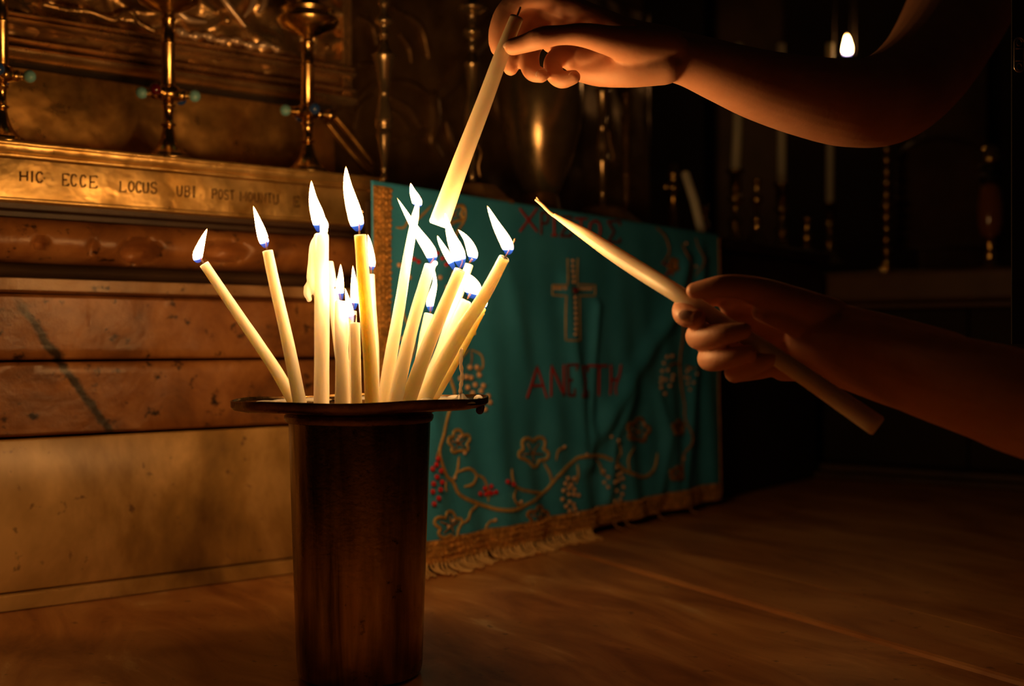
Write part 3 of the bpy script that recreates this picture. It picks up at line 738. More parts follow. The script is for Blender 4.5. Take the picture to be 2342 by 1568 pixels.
beads([(1134, 1193), (1189, 1151), (1038, 1096), (1340, 1043), (1408, 1010), (1288, 1025), (1567, 560), (1598, 612), (1568, 1052), (1400, 1002), (1034, 1194), (1044, 1010), (1022, 1208), (1470, 972), (1050, 1002), (1060, 1040)], W, 4.4, None, 'pearl')
# red lettering: two lines of Greek capitals
def word(items, r=3.4):
    for ch, x0, y0, x1, y1, mat in items:
        mb = MB()
        for st in GL[ch]:
            u = [(x0 + (x1 - x0) * a, y1 + (y0 - y1) * b_) for a, b_ in st]
            u = [(a[0] + (b_[0] - a[0]) * k / 5, a[1] + (b_[1] - a[1]) * k / 5) for a, b_ in zip(u, u[1:]) for k in range(5)] + [u[-1]]
            q = [cpx(x, y, .0011) for x, y in u]
            mb.tube(q, r * q[0].y / FX, 6, 'round', flat=.55, fdir=NB)
        mb.build('letter', mat, cl)
RD = M['red']; RB = simple('dark_red_thread', (.16, .012, .010), .6)
word([('X', 1188, 478, 1226, 528, RD), ('P', 1236, 486, 1252, 534, RB), ('I', 1256, 490, 1276, 538, RD), ('Sg', 1280, 496, 1304, 540, RB), ('T', 1314, 500, 1340, 544, RD), ('O', 1346, 504, 1372, 548, RD), ('Sg', 1388, 506, 1416, 554, RB)])
word([('A', 1204, 838, 1250, 908, RD), ('N', 1260, 836, 1288, 904, RD), ('E', 1300, 834, 1318, 904, RB), ('Sg', 1328, 838, 1346, 906, RB), ('T', 1352, 836, 1386, 902, RD), ('H', 1396, 836, 1420, 900, RD)], 3.6)
emb([(1538, 590), (1526, 606), (1512, 600)], 2.6, RD, 'red_stitch'); emb([(1545, 630), (1528, 622), (1520, 636)], 2.6, RD, 'red_stitch')
# outlined cross with a dark stone
cr = emb([(1297, 592), (1297, 652), (1262, 652), (1262, 674), (1297, 676), (1300, 778), (1324, 778), (1324, 676), (1360, 676), (1360, 652), (1318, 650), (1320, 592)], 2.4, M['gold'], 'cross', 1, False)
for pts in ([(1308, 600 + 12 * k) for k in range(5)], [(1311, 684 + 12 * k) for k in range(8)], [(1268 + 9 * k, 663) for k in range(4)], [(1322 + 9 * k, 664) for k in range(4)]):
    for x, y in pts:
        p = cpx(x, y, .0012); b = bead0[(W.name, 4.4)].copy(); COL.objects.link(b); b.name = 'cross_bead'; b.parent = cr; b.location = p - ORG(cr)
MB().ball(cpx(1309, 664, .0018), 8.5 * 1.36 / FX, 12, 8, (1, 1, 1)).build('dark_stone', M['gem_red'], cr)

# ------------------------------------------------------------------ things on the side altar
def zrow(Y, z=ZS): return CY - (z - CH) / Y * FX
def on_altar(name, px, o, lab, cat, grp=None):
    t, Y = sht(px, o); return thing(name, P(px, zrow(Y), Y), lab, cat, grp), Y
r_, Y = on_altar('tall_candlestick', 878, .05, 'tall turned pewter candlestick with a flared socket, nearest the brass ledge', 'candlestick', 'tall candlesticks on the side altar'); zb_ = zrow(Y)
turned('stem', 878, Y, [(zb_ - 14, 16), (398, 6), (392, 5), (388, 8), (384, 8), (380, 6), (330, 13), (312, 17), (300, 18), (298, 13), (292, 20), (270, 21), (230, 13), (216, 10), (213, 13), (210, 10), (180, 16), (145, 22), (132, 26), (126, 29), (123, 22), (110, 12), (92, 9)], M['pewter'], r_)
turned('finial', 878, Y, [(92, 9), (84, 8), (82, 13), (78, 13), (76, 8), (66, 10), (60, 8), (56, 20), (48, 24), (42, 18), (34, 9), (16, 8), (10, 14), (0, 12), (-10, 8), (-60, 20), (-64, 30), (-68, 10)], M['pewter'], r_)
turned('foot', 878, Y, [(zb_, 40), (zb_ - 4, 40), (zb_ - 8, 30), (zb_ - 15, 12)], M['bronze'], r_, 8)
r_, Y = on_altar('tall_candlestick', 1080, .045, 'tall turned pewter candlestick on a broad dark foot, left of the urn', 'candlestick', 'tall candlesticks on the side altar'); zb_ = zrow(Y)
turned('foot', 1080, Y, [(zb_ + 2, 104), (zb_ - 6, 102), (zb_ - 10, 92), (zb_ - 34, 66), (zb_ - 42, 58), (zb_ - 46, 30), (zb_ - 50, 12)], M['bronze'], r_, 8)
turned('stem', 1080, Y, [(zb_ - 50, 10), (404, 7), (398, 10), (393, 7), (350, 11), (330, 14), (326, 20), (322, 13), (300, 20), (270, 23), (230, 16), (215, 12), (180, 15), (158, 18), (150, 20), (146, 22), (143, 14), (120, 9)], M['pewter'], r_)
turned('finial', 1080, Y, [(120, 9), (108, 8), (103, 11), (98, 8), (90, 10), (82, 22), (72, 27), (64, 14), (50, 11), (34, 12), (30, 24), (24, 34), (18, 36), (14, 30), (12, 10), (-40, 8)], M['pewter'], r_)
emb2 = MB(); emb2.tube(catmull([P(1092, 330, Y - .01), P(1100, 350, Y - .012), P(1094, 380, Y - .01), P(1098, 402, Y - .008)], 4), .0016, 6, 'round'); emb2.build('scroll', M['bronze'], r_)
r_, Y = on_altar('silver_urn', 1237, .07, 'large rounded tarnished silver urn reflecting the flames, between two candlesticks', 'urn'); zb_ = zrow(Y)
turned('bowl', 1237, Y, [(448, 36), (442, 40), (430, 47), (405, 58), (375, 69), (340, 80), (300, 89), (260, 95), (225, 97), (190, 96), (155, 90), (130, 78), (112, 62), (104, 50), (98, 48), (70, 46), (40, 54), (28, 62), (24, 60), (40, 50), (80, 40)], M['pewter'], r_, 48)
turned('foot', 1237, Y, [(zb_ + 2, 78), (zb_ - 6, 76), (zb_ - 12, 64), (zb_ - 24, 44), (447, 38)], M['bronze'], r_, 32)
r_, Y = on_altar('tall_candlestick', 1378, .05, 'slender turned candlestick on a domed dark foot, right of the urn', 'candlestick', 'tall candlesticks on the side altar'); zb_ = zrow(Y)
turned('foot', 1378, Y, [(zb_ + 2, 92), (zb_ - 6, 90), (zb_ - 12, 80), (zb_ - 30, 58), (zb_ - 40, 40), (zb_ - 44, 14)], M['bronze'], r_, 8)
turned('stem', 1378, Y, [(zb_ - 44, 8), (446, 6), (440, 9), (434, 6), (390, 12), (372, 15), (364, 17), (360, 12), (340, 15), (310, 13), (294, 9), (290, 13), (286, 9), (250, 12), (215, 14), (205, 20), (202, 10), (150, 8), (146, 24), (142, 24), (140, 8), (0, 8)], M['pewter'], r_)
MB().tube(catmull([P(1392, 300, Y - .012), P(1396, 330, Y - .012), P(1404, 360, Y - .012), P(1400, 366, Y - .012)], 4), .0015, 6, 'round').build('scroll', M['bronze'], r_)
r_, Y = on_altar('thin_candlestick', 1432, .11, 'thin dark candlestick standing behind the domed foot, right of the urn', 'candlestick', 'tall candlesticks on the side altar'); zb_ = zrow(Y)
turned('stem', 1432, Y, [(zb_ - 8, 30), (zb_ - 14, 10), (462, 6), (458, 8), (404, 8), (400, 12), (396, 7), (360, 5), (330, 9), (290, 12), (266, 14), (262, 8), (220, 7), (216, 14), (212, 7)], M['bronze'], r_)
turned('foot', 1432, Y, [(zb_, 40), (zb_ - 5, 38), (zb_ - 9, 28)], M['bronze'], r_, 8)
# row of candlesticks with unlit tapers at the far end
tapers = [(1684, .14, 398, 11, 'unlit pale taper under the forearm, left of three', 3), (1790, .13, 428, 10, 'unlit pale taper under the forearm, middle of three', -2), (1900, .12, 470, 9, 'unlit pale taper under the forearm, right of three, thinnest', -1)]
names = ['small brass candlestick holding the left of three unlit tapers', 'small brass candlestick holding the middle of three unlit tapers', 'small brass candlestick holding the right of three unlit tapers']
for i, (px, o, yt, rp, lab, lean) in enumerate(tapers):
    r_, Y = on_altar('small_candlestick', px - 2, o, names[i], 'candlestick', 'small candlesticks at the far end of the side altar'); zb_ = zrow(Y)
    h = zb_ - yt
    turned('stem', px - 2, Y, [(zb_, 40), (zb_ - 3, 38), (zb_ - h * .12, 24), (zb_ - h * .3, 10), (zb_ - h * .36, 15), (zb_ - h * .42, 15), (zb_ - h * .46, 8), (zb_ - h * .62, 8), (zb_ - h * .68, 18), (zb_ - h * .72, 16), (zb_ - h * .75, 9)], M['brass'], r_)
    turned('socket', px - 2, Y, [(zb_ - h * .75, 9), (zb_ - h * .8, 14), (zb_ - h * 1.0, 13), (zb_ - h * 1.02, 22), (zb_ - h * 1.05, 22), (zb_ - h * 1.06, 12)], M['brass'], r_)
    tp = MB().tube([P(px - 2, yt - 6, Y), P(px + lean, 300, Y), P(px + lean * 2, 100, Y)], [rp * Y / FX, rp * Y / FX, rp * .85 * Y / FX], 14)
    tag(tp.build('taper_candle', M['wax']), lab, 'candle', 'unlit tapers at the far end of the side altar')
for px, o, prof, lab in ((1731, .08, [(0, 34), (4, 32), (40, 14), (62, 7), (66, 12), (76, 12), (80, 6), (104, 6)], 'squat brass candlestick topped by a bright ball knob'),
                         (1846, .07, [(0, 30), (4, 28), (24, 12), (30, 6)], 'tiny brass candlestick with a low ball knob, near the right taper'),
                         (1612, .06, [(0, 22), (3, 20), (14, 8), (18, 5)], 'small brass candlestick beside the leaning candle')):
    r_, Y = on_altar('knob_candlestick', px, o, lab, 'candlestick', 'small candlesticks at the far end of the side altar'); zb_ = zrow(Y)
    turned('foot', px, Y, [(zb_ - h, r) for h, r in prof], M['brass'], r_)
    hb = prof[-1][0]
    turned('ball_knob', px, Y, [(zb_ - hb, 5)] + [(zb_ - hb - 14 + 14 * math.cos(a * math.pi / 8), 14 * math.sin(a * math.pi / 8)) for a in range(1, 8)] + [(zb_ - hb - 28, 5), (zb_ - hb - 50, 6), (zb_ - hb - 54, 10), (zb_ - hb - 62, 9)], M['brass'], r_)
r_, Y = on_altar('small_candlestick', 1540, .12, 'narrow brass candlestick left of the leaning candle, in the dark', 'candlestick', 'small candlesticks at the far end of the side altar'); zb_ = zrow(Y)
turned('stem', 1540, Y, [(zb_, 34), (zb_ - 4, 32), (zb_ - 16, 12), (470, 9), (440, 8), (434, 14), (426, 14), (420, 8), (404, 8), (400, 16), (396, 10), (376, 10), (374, 4)], M['brass'], r_)
MB().tube([P(1540, 430, Y), P(1523, 428, Y - .005)], [.003, .006], 10, 'round').build('side_knob', M['brass'], r_)
t_, Y = sht(1600, .03)
tag(MB().tube([P(1606, zrow(Y) - 2, Y), P(1588, 460, Y + .02), P(1568, 400, Y + .04)], [.0062, .0065, .0062], 14, 'round').build('leaning_candle', M['wax']), 'short pale unlit candle leaning on the altar edge behind the cloth corner', 'candle')

# dark bronze relief behind the tall candlesticks
rel = thing('bronze_relief', sh(.05, .30, ZS), 'dark bronze relief with curving folds and a bent arm behind the candlesticks', 'relief')
O2 = .24
def rlp(px, py, lift=0.0):
    t, Y = sht(px, O2 - lift); return P(px, py, Y)
tA, tB = sht(835, O2)[0] - .06, sht(1480, O2)[0]
rows = [[sh(tA + (tB - tA) * j / 120, O2 + .006 * noise.noise(Vector((j * .11, i * .14, 4))), ZS + .40 * i / 50) for j in range(121)] for i in range(51)]
MB().grid(rows).build('relief_sheet', M['bronze'], rel, solid=.004)
def rt(pts, r, name='embossed_fold', sub=6):
    q, rr2 = spline([rlp(x, y, .006) for x, y in pts], [k * 1.5 / FX for k in r], sub); MB().tube(q, rr2, 10, 'round').build(name, M['bronze'], rel)
rt([(1120, 60), (1060, 140), (1022, 200), (990, 225)], [26, 25, 19, 15], 'arm_upper'); rt([(988, 226), (990, 280), (986, 325), (1006, 358)], [18, 20, 14, 10], 'arm_lower')
for pts in ([(880, 190), (930, 190), (975, 215), (1000, 260)], [(895, 225), (935, 250), (960, 290)], [(890, 250), (915, 270), (932, 290)], [(815, 235), (850, 195), (880, 185)], [(812, 290), (822, 250), (850, 222)], [(905, 320), (950, 308), (975, 300)],
            [(915, 80), (935, 110), (940, 140)], [(820, 40), (850, 60), (860, 100)], [(900, 20), (960, 60), (980, 130)], [(820, 150), (850, 150), (880, 160)], [(1180, 300), (1140, 260), (1130, 200)], [(1020, 280), (1030, 320), (1045, 350)]):
    rt(pts, [5, 8] + [6] * (len(pts) - 2))
# thin diagonal rods at the frame corner
for pts in ([(752, 285), (800, 345), (845, 395)], [(770, 270), (812, 322), (850, 372)]):
    q = catmull([wlp(x, y, -.05) for x, y in pts], 4); tag(MB().tube(q, .0032, 8, 'round').build('brass_rod', M['brass_back']), 'thin brass rod slanting down at the lower right frame corner' if pts[0][0] == 752 else 'upper of the two brass rods slanting below the frame corner', 'rod')

# ------------------------------------------------------------------ far right: wall, stone ledge and what stands on it
wr = setting('wall_right')
Wa = Vector((.50, 2.107, 0)); Wd = Vector((.28, -.19, 0)).normalized(); Wn = Vector((Wd.y, -Wd.x, 0))
if Wn.y > 0: Wn = -Wn
def wp(t, o, z): return Wa + Wd * t + Wn * o + Vector((0, 0, z))
def wbox(name, t0, t1, o0, o1, z0, z1, mat, parent=wr, bev=.003):
    b = [wp(t0, o0, z0), wp(t1, o0, z0), wp(t1, o1, z0), wp(t0, o1, z0)]
    return MB().prism(b, [p + Vector((0, 0, z1 - z0)) for p in b]).build(name, mat, parent, False, bevel=bev)
wbox('lower_panel', 0, .30, -.2, 0, .022, .285, M['far_dark']); wbox('lower_panel', .302, 1.3, -.2, 0, .022, .285, M['far_dark'])
wbox('step', -.03, 1.3, -.2, .035, .001, .020, M['dark_stone']); wbox('step', -.06, 1.3, -.2, .075, 0, .010, M['dark_stone'])
wbox('moulding', 0, 1.3, -.2, .012, .287, .296, M['ledge_stone']); wbox('stone_ledge', .03, 1.3, -.35, .024, .298, .350, M['ledge_stone'], bev=.006)
wb = setting('wall_back')
MB().box(Vector((.9, 3.2, 1.0)), (2.6, 0, 0), (0, .05, 0), (0, 0, 1.2)).build('wall_face', M['far_dark'], wb, False)
for k, x in enumerate((.25, .62, 1.15, 1.65)):
    MB().box(Vector((x, 3.12, 1.0)), (.09, 0, 0), (0, .05, 0), (0, 0, 1.2)).build('pilaster', M['dark_stone'], wb, False, bevel=.01)
def wtY(px, o):
    a = Wa + Wn * o; k = (px - CX) / FX; t = (k * a.y - a.x) / (Wd.x - k * Wd.y); return a.y + Wd.y * t
Y = wtY(2028, -.03); zb_ = CY - (.350 - CH) / Y * FX
r_ = thing('beaded_candlestick', P(2028, zb_, Y), 'tall brass candlestick with a beaded stem standing right of the elbow', 'candlestick')
turned('foot', 2028, Y, [(zb_, 44), (zb_ - 4, 42), (zb_ - 8, 26), (zb_ - 16, 14), (612, 8)], M['brass'], r_)
for k in range(11):
    yc = 600 - k * 26; rr_ = [11, 13, 12, 10, 14, 17, 10, 12, 9, 12, 11][k]
    turned('stem_bead', 2028, Y, [(yc + 14, 4)] + [(yc + 11 * math.cos(a * math.pi / 6), max(4, rr_ * math.sin(a * math.pi / 6))) for a in range(1, 6)] + [(yc - 12, 4)], M['brass'], r_, 18)
turned('cup', 2028, Y, [(326, 5), (318, 18), (296, 26), (290, 24), (300, 14)], M['brass'], r_)
Y = wtY(2265, -.03); zb_ = CY - (.350 - CH) / Y * FX
r_ = thing('standing_lamp', P(2265, zb_, Y), 'brass lamp with an amber glass body at the far right', 'lamp')
turned('foot', 2265, Y, [(zb_, 40), (zb_ - 4, 38), (zb_ - 10, 16), (588, 12), (580, 16), (570, 8), (560, 14), (552, 14), (545, 9)], M['brass'], r_)
turned('amber_body', 2265, Y, [(545, 10), (535, 22), (510, 28), (470, 28), (430, 22), (418, 12)], M['amber'], r_)
turned('collar', 2265, Y, [(418, 12), (412, 26), (404, 28), (398, 14), (388, 12), (384, 24), (380, 24), (378, 12)], M['iron'], r_)
turned('burner', 2265, Y, [(378, 10), (372, 20), (362, 22), (352, 18), (345, 19), (338, 15), (330, 6)], M['brass'], r_)
# dark icon leaning behind
Y = 2.15
r_ = thing('dark_icon', P(2150, 560, Y), 'almost black arched icon panel leaning behind the beaded candlestick', 'icon')
c0 = P(2150, 440, Y); hw = 100 * Y / FX; hh = 125 * Y / FX
outl = [(-1, -1), (1, -1), (1, .45)] + [(math.cos(a), .45 + .55 * math.sin(a)) for a in [math.pi * k / 10 for k in range(1, 10)]] + [(-1, .45)]
MB().prism([c0 + Vector((x * hw, .012, y * hh)) for x, y in outl], [c0 + Vector((x * hw, 0, y * hh)) for x, y in outl]).build('panel', M['dark_stone'], r_, False, bevel=.002)
q = [c0 + Vector((x * hw, -.002, y * hh)) for x, y in outl]; q.append(q[0]); MB().tube(q, .005, 8).build('rim', M['dark'], r_)
# hanging oil lamp far away, lit
Y = 2.45
lampc = P(1937, 130, Y); r_ = thing('hanging_oil_lamp', lampc, 'small hanging oil lamp with a single flame above the forearm', 'lamp')
MB().lathe(Vector((lampc.x, lampc.y, 0)), [(.003, lampc.z - .075), (.018, lampc.z - .07), (.030, lampc.z - .045), (.026, lampc.z - .012), (.024, lampc.z), (.021, lampc.z - .002), (.018, lampc.z - .02)], 24).build('glass_cup', M['iron'], r_)
for k in range(3):
    a = 2.1 * k + .6; d = Vector((math.cos(a), math.sin(a), 0)) * .026
    MB().tube([lampc + d, lampc + d * .6 + Vector((0, 0, .55))], .0005, 5).build('chain', M['far_dark'], r_)
def flame(root, pts, wpx, Y=None, bl=1.0):
    """pts: world points base to tip; wpx half width in metres"""
    q = catmull(pts, 8); n = len(q); prof = [(0, .34), (.08, .55), (.2, .86), (.34, 1.0), (.48, .92), (.62, .70), (.78, .42), (.92, .16), (1, .02)]
    rad = []; ts = []
    for i in range(n):
        u = i / (n - 1)
        for (a, ra), (b_, rb) in zip(prof, prof[1:]):
            if a <= u <= b_ + 1e-9: r = ra + (rb - ra) * (u - a) / (b_ - a); break
        rad.append(r * wpx * .9); ts.append(u)
    return MB().tube(q, rad, 12, 'flat', ts).build('flame', M['flame'], root, flame=True)
flame(r_, [lampc + Vector((0, 0, -.001)), lampc + Vector((.001, 0, .022)), lampc + Vector((0, 0, .046))], .0098)

# ------------------------------------------------------------------ candle stand
SX = (822 - CX) / FX * FOCUS; SC = Vector((SX, FOCUS, 0))
stand = thing('candle_stand', SC, 'sooty brass cylinder candle stand with a wide flat drip tray', 'candle stand')
def tubew(a, r): return 1 + .006 * math.sin(a * 3 + 1) + .004 * math.sin(a * 5)
prof = [(.030, 0.0), (.0405, .0), (.0425, .0015), (.0432, .005), (.0436, .010)] + [(.0436 + (.0490 - .0436) * k / 22, .010 + .164 * k / 22) for k in range(1, 23)] + [(.0470, .1742), (.0465, .1730)]
MB().lathe(SC, prof, 72, wob=tubew).build('cylinder', M['stand'], stand, ang=40)
MB().lathe(SC, [(.0478, .1735), (.0505, .1745), (.0515, .1765), (.0515, .1785), (.0500, .1800), (.0535, .1812), (.0530, .1835), (.0475, .1838)], 64).build('neck_ring', M['tray'], stand, ang=40)
def plw(a, r):
    return 1 + (.018 * math.sin(a * 8 + .5) * .4 + .012 * math.sin(a * 3 + 2)) * max(0, (r - .055) / .033)
tray = MB()
tp = [(.0480, .1820), (.0560, .1818), (.0780, .1826), (.0862, .1842), (.0882, .1862), (.0884, .1903), (.0874, .1904), (.0866, .1890), (.0830, .1882), (.0600, .1874), (.0495, .1872), (.0480, .1860)]
n = 96; vs = []
for r, z in tp:
    for k in range(n):
        a = 2 * math.pi * (k + .5) / n; w = plw(a, r); f = max(0, min(1, (r - .050) / .036)); ry = r * (1 - .27 * f)
        x = r * w * math.cos(a); y = ry * w * math.sin(a)
        vs.append(SC + Vector((x, y, z + x * .012 + .0006 * f * math.sin(a * 5))))
m_ = len(tp); tray.add(vs, [(i * n + k, i * n + (k + 1) % n, ((i + 1) % m_) * n + (k + 1) % n, ((i + 1) % m_) * n + k) for i in range(m_) for k in range(n)])
tray.build('drip_tray', M['tray'], stand, ang=40)
sb = MB().lathe(SC, [(.001, .1790), (.0476, .1790), (.0476, .1832), (.030, .1840), (.001, .1843)], 48).build('sand_bed', M['sand'], stand)
# spilled wax on the tray
for k, (x, y, r, hgt) in enumerate(((-.052, .018, .013, .0016), (-.036, .034, .012, .0016), (.052, .022, .014, .0020), (.066, .018, .007, .0030), (.0825, .006, .0035, .0034), (.060, -.004, .006, .0022), (-.066, .008, .008, .0012), (.020, .047, .012, .0014), (-.005, .050, .014, .0014), (.048, -.020, .006, .003))):
    MB().ball(SC + Vector((x, y, .1880 + x * .012)), r, 14, 7, (1, .7, hgt / r)).build('spilled_wax', M['wax_white'], stand)
MB().tube(catmull([SC + Vector((.0835, -.006, .1885)), SC + Vector((.0845, -.009, .1855)), SC + Vector((.084, -.010, .1825))], 4), [.0022] * 5 + [.0030] * 4, 8, 'round').build('hanging_wax_drop', M['dark'], stand)

# ------------------------------------------------------------------ the candles
ZB = .1838
def candle(label, path, r0, r1, base_px, base_Y, Ytip, wickp=None, flames=(), mat='wax', drips=None, taper=False, vox=False, unlit=False):
    """path: pixel points from the foot upward (the last is the top); depth goes linearly from base_Y to Ytip"""
    bp = Vector(((base_px - CX) / FX * base_Y, base_Y, ZB)); by = CY + (CH - ZB) / base_Y * FX
    top = path[-1]; root = thing('candle', bp, label, 'candle', 'beeswax candles standing in the brass stand')
    def Yat(py): k = max(0, min(1.15, (by - py) / (by - top[1]))); return base_Y + (Ytip - base_Y) * k
    pts = [bp - Vector((0, 0, .001))] + [P(x, y, Yat(y)) for x, y in path]
    n = len(pts); rad = [(r0 + (r1 - r0) * i / (n - 1)) * base_Y / FX for i in range(n)]
    q, rr_ = spline(pts, rad, 9)
    rnd = random.Random(base_px); ph = rnd.uniform(0, 9)
    rr_ = [r * (1 + .035 * noise.noise(Vector((i * .22, ph, 0)))) for i, r in enumerate(rr_)]
    d = (q[-1] - q[-2]).normalized(); rt_ = rr_[-1]
    if taper: q += [q[-1] + d * .004, q[-1] + d * .010]; rr_ += [rt_ * .75, rt_ * .3]
    else: q += [q[-1] + d * rt_ * .12, q[-1] + d * rt_ * .18, q[-1] + d * rt_ * .10]; rr_ += [rt_ * .9, rt_ * .72, rt_ * .3]
    mb = MB().tube(q, rr_, 20)
    if drips:
        for dr in drips:
            if len(dr) == 3: x, y, r = dr; Yd = Yat(y) - .001; mb.ball(P(x, y, Yd), r * Yd / FX, 12, 8)
            else:
                pp, rd = dr[0], dr[1]; qq, r2 = spline([P(x, y, Yat(y) - .0015) for x, y in pp], [r * base_Y / FX for r in rd], 5); mb.tube(qq, r2, 10, 'round')
        mb = voxel(mb, .00065, 3)
    mb.build('wax_body', M[mat], root)
    if wickp:
        w = catmull([P(x, y, Ytip) for x, y in wickp], 4); MB().tube(w, [2.0 * Ytip / FX] * (len(w) - 1) + [3.2 * Ytip / FX], 7, 'round').build('wick', M['wick'], root)
    for fp, w in flames:
        flame(root, [P(x, y, Ytip) for x, y in fp], w * Ytip / FX)
    return root
candle('leftmost lit candle, leaning far out to the left with a small flame', [(632, 848), (588, 782), (540, 712), (467, 604)], 15, 11, 682, .822, .80,
       [(467, 604), (460, 592), (448, 580), (443, 574)], [([(456, 600), (452, 585), (462, 552), (474, 522)], 13)])
candle('slim lit candle leaning slightly left, second from the left', [(668, 830), (650, 745), (628, 650), (612, 574)], 15.5, 12, 689, .80, .79,
       [(611, 572), (609, 556), (612, 544)], [([(608, 566), (602, 545), (590, 505), (579, 470)], 13.5)])
candle('thick candle covered in melted wax runs on its left side', [(736, 800), (736, 680), (735, 600), (735, 537)], 18, 17, 735, .805, .805,
       [(735, 530), (732, 515), (722, 495), (718, 488)], [([(731, 530), (728, 500), (716, 455), (712, 412)], 18), ([(741, 528), (744, 512), (740, 492)], 9)], 'wax_white',
       drips=[(741, 526, 10), (739, 518, 8), (726, 540, 8), ([(724, 540), (716, 560), (713, 600), (712, 640), (718, 670)], [5, 8, 9, 11, 5]), ([(712, 640), (704, 655), (703, 672), (708, 684)], [6, 8, 9, 6]), (699, 656, 5), (700, 672, 6),
              (706, 686, 5), (715, 580, 7), (711, 606, 7), ([(745, 540), (748, 620), (747, 720)], [4, 4, 2]), ([(730, 700), (728, 790), (730, 880)], [8, 8, 9]), ([(742, 690), (744, 800), (742, 900)], [7, 7, 8])])
candle('unlit candle hidden behind the thick melted candle, slanting right', [(782, 820), (768, 720), (757, 640), (752, 600)], 17, 11, 801, .848, .865)
candle('short candle with wax drips down its right side, left of centre', [(783, 840), (780, 760), (779, 690)], 18, 13, 783, .79, .795,
       [(779, 684), (776, 668), (768, 658)], [([(780, 686), (777, 660), (779, 630), (779, 603)], 11)], 'wax_white',
       drips=[([(790, 700), (795, 745), (794, 800)], [4, 4.5, 3]), (794, 722, 4.5), (795, 760, 4.5), (793, 800, 4.5), (795, 826, 5), (774, 690, 6)])
candle('shortest candle in the middle, close to the amber one', [(814, 840), (812, 739)], 12.5, 11.5, 816, .785, .785,
       [(811, 736), (812, 722)], [([(808, 736), (801, 712), (795, 684), (789, 658)], 9)])
candle('lit candle hidden behind the short middle one, only its tall flame showing', [(808, 800), (807, 712)], 11, 9, 811, .835, .835,
       [(807, 708), (808, 694)], [([(809, 708), (811, 680), (809, 640), (807, 606)], 11)])
candle('amber candle in the centre with the tallest flame', [(846, 820), (836, 700), (824, 538)], 16.5, 14, 852, .784, .772,
       [(822, 536), (822, 510), (824, 490), (829, 484)], [([(820, 528), (814, 500), (796, 430), (791, 380)], 19.5)], 'wax_amber')
candle('thin candle just behind the amber one, half hidden', [(858, 800), (852, 700), (849, 628)], 10, 8, 858, .852, .86,
       [(849, 626), (848, 612)], [([(849, 618), (851, 600), (846, 560), (841, 535)], 9)])
candle('tapering candle right of the amber one with a narrow white tip', [(893, 820), (914, 700), (932, 590), (950, 492)], 17, 9, 876, .80, .805,
       [(951, 485), (956, 468), (961, 452)], [([(952, 474), (954, 462), (944, 438), (939, 418)], 13.5)], taper=True)
candle('candle whose long flame streams far up to the left', [(925, 820), (950, 720), (984, 606)], 17, 13.5, 900, .79, .795,
       [(985, 602), (992, 590), (990, 574)], [([(988, 604), (984, 575), (948, 520), (908, 452)], 16)], drips=[(995, 602, 7), (988, 608, 6)])
candle('short slim candle between two taller slanted ones, small upright flame', [(962, 820), (972, 760), (981, 718)], 13, 11, 938, .83, .835,
       [(984, 714), (986, 702)], [([(985, 712), (984, 690), (994, 650), (993, 614)], 10.5)])
candle('slanted candle with a broad pale flame, right of the streaming flame', [(975, 800), (1010, 715), (1052, 618)], 18, 13, 926, .797, .778,
       [(1053, 612), (1058, 598), (1052, 588)], [([(1056, 612), (1048, 580), (1030, 535), (1017, 484)], 18), ([(1040, 618), (1026, 588), (1008, 556), (1000, 538)], 9)])
candle('thin candle behind the slanted one, flame bending left', [(1000, 820), (1035, 715), (1073, 605)], 13, 10, 945, .845, .85,
       [(1074, 600), (1079, 594)], [([(1077, 598), (1081, 580), (1068, 548), (1047, 524)], 14)])
candle('candle with a fat round flame, crossed by the long front candle', [(1000, 845), (1035, 755), (1066, 688)], 14, 12, 955, .832, .825,
       [(1070, 682), (1076, 670)], [([(1078, 682), (1082, 664), (1074, 640), (1058, 622)], 23)])
candle('long front candle leaning far right with a pointed flame', [(1004, 846), (1058, 752), (1105, 680), (1153, 590)], 20, 12, 956, .812, .768,
       [(1157, 586), (1166, 570), (1178, 548)], [([(1161, 582), (1160, 560), (1134, 512), (1114, 470)], 16)])
candle('drooping amber candle at the right, wax icicles hanging from it', [(1022, 850), (1062, 780), (1090, 728), (1102, 712)], 18, 9, 972, .826, .80,
       [(1104, 708), (1110, 690)], [([(1104, 706), (1108, 696), (1112, 684), (1112, 676)], 7)], 'wax_amber',
       drips=[([(1084, 735), (1078, 760), (1060, 790), (1054, 810)], [7, 6, 5, 4]), (1106, 708, 6), (1098, 712, 6), ([(1087, 740), (1088, 756), (1087, 764)], [2.5, 1.8, 3.5])])
# the wax string that runs down to the tray
st = MB(); q = [P(1056, 800, .795), P(1054, 830, .795), P(1057, 862, .795), P(1053, 890, .795), P(1055, 912, .795)]
q, r2 = spline(q, [4.5 * .795 / FX] * 5, 8); st.tube(q, [r * (1 + .22 * math.sin(i * 1.3)) for i, r in enumerate(r2)], 10, 'round')
st.lathe(Vector((q[-1].x, q[-1].y, 0)), [(.010, .1880), (.0085, .1895), (.004, .1915), (.0016, .1945)], 16)
tag(st.build('wax_string', M['wax_white']), 'knotted string of hardened wax dripping from the drooping amber candle to the tray', 'wax drip')

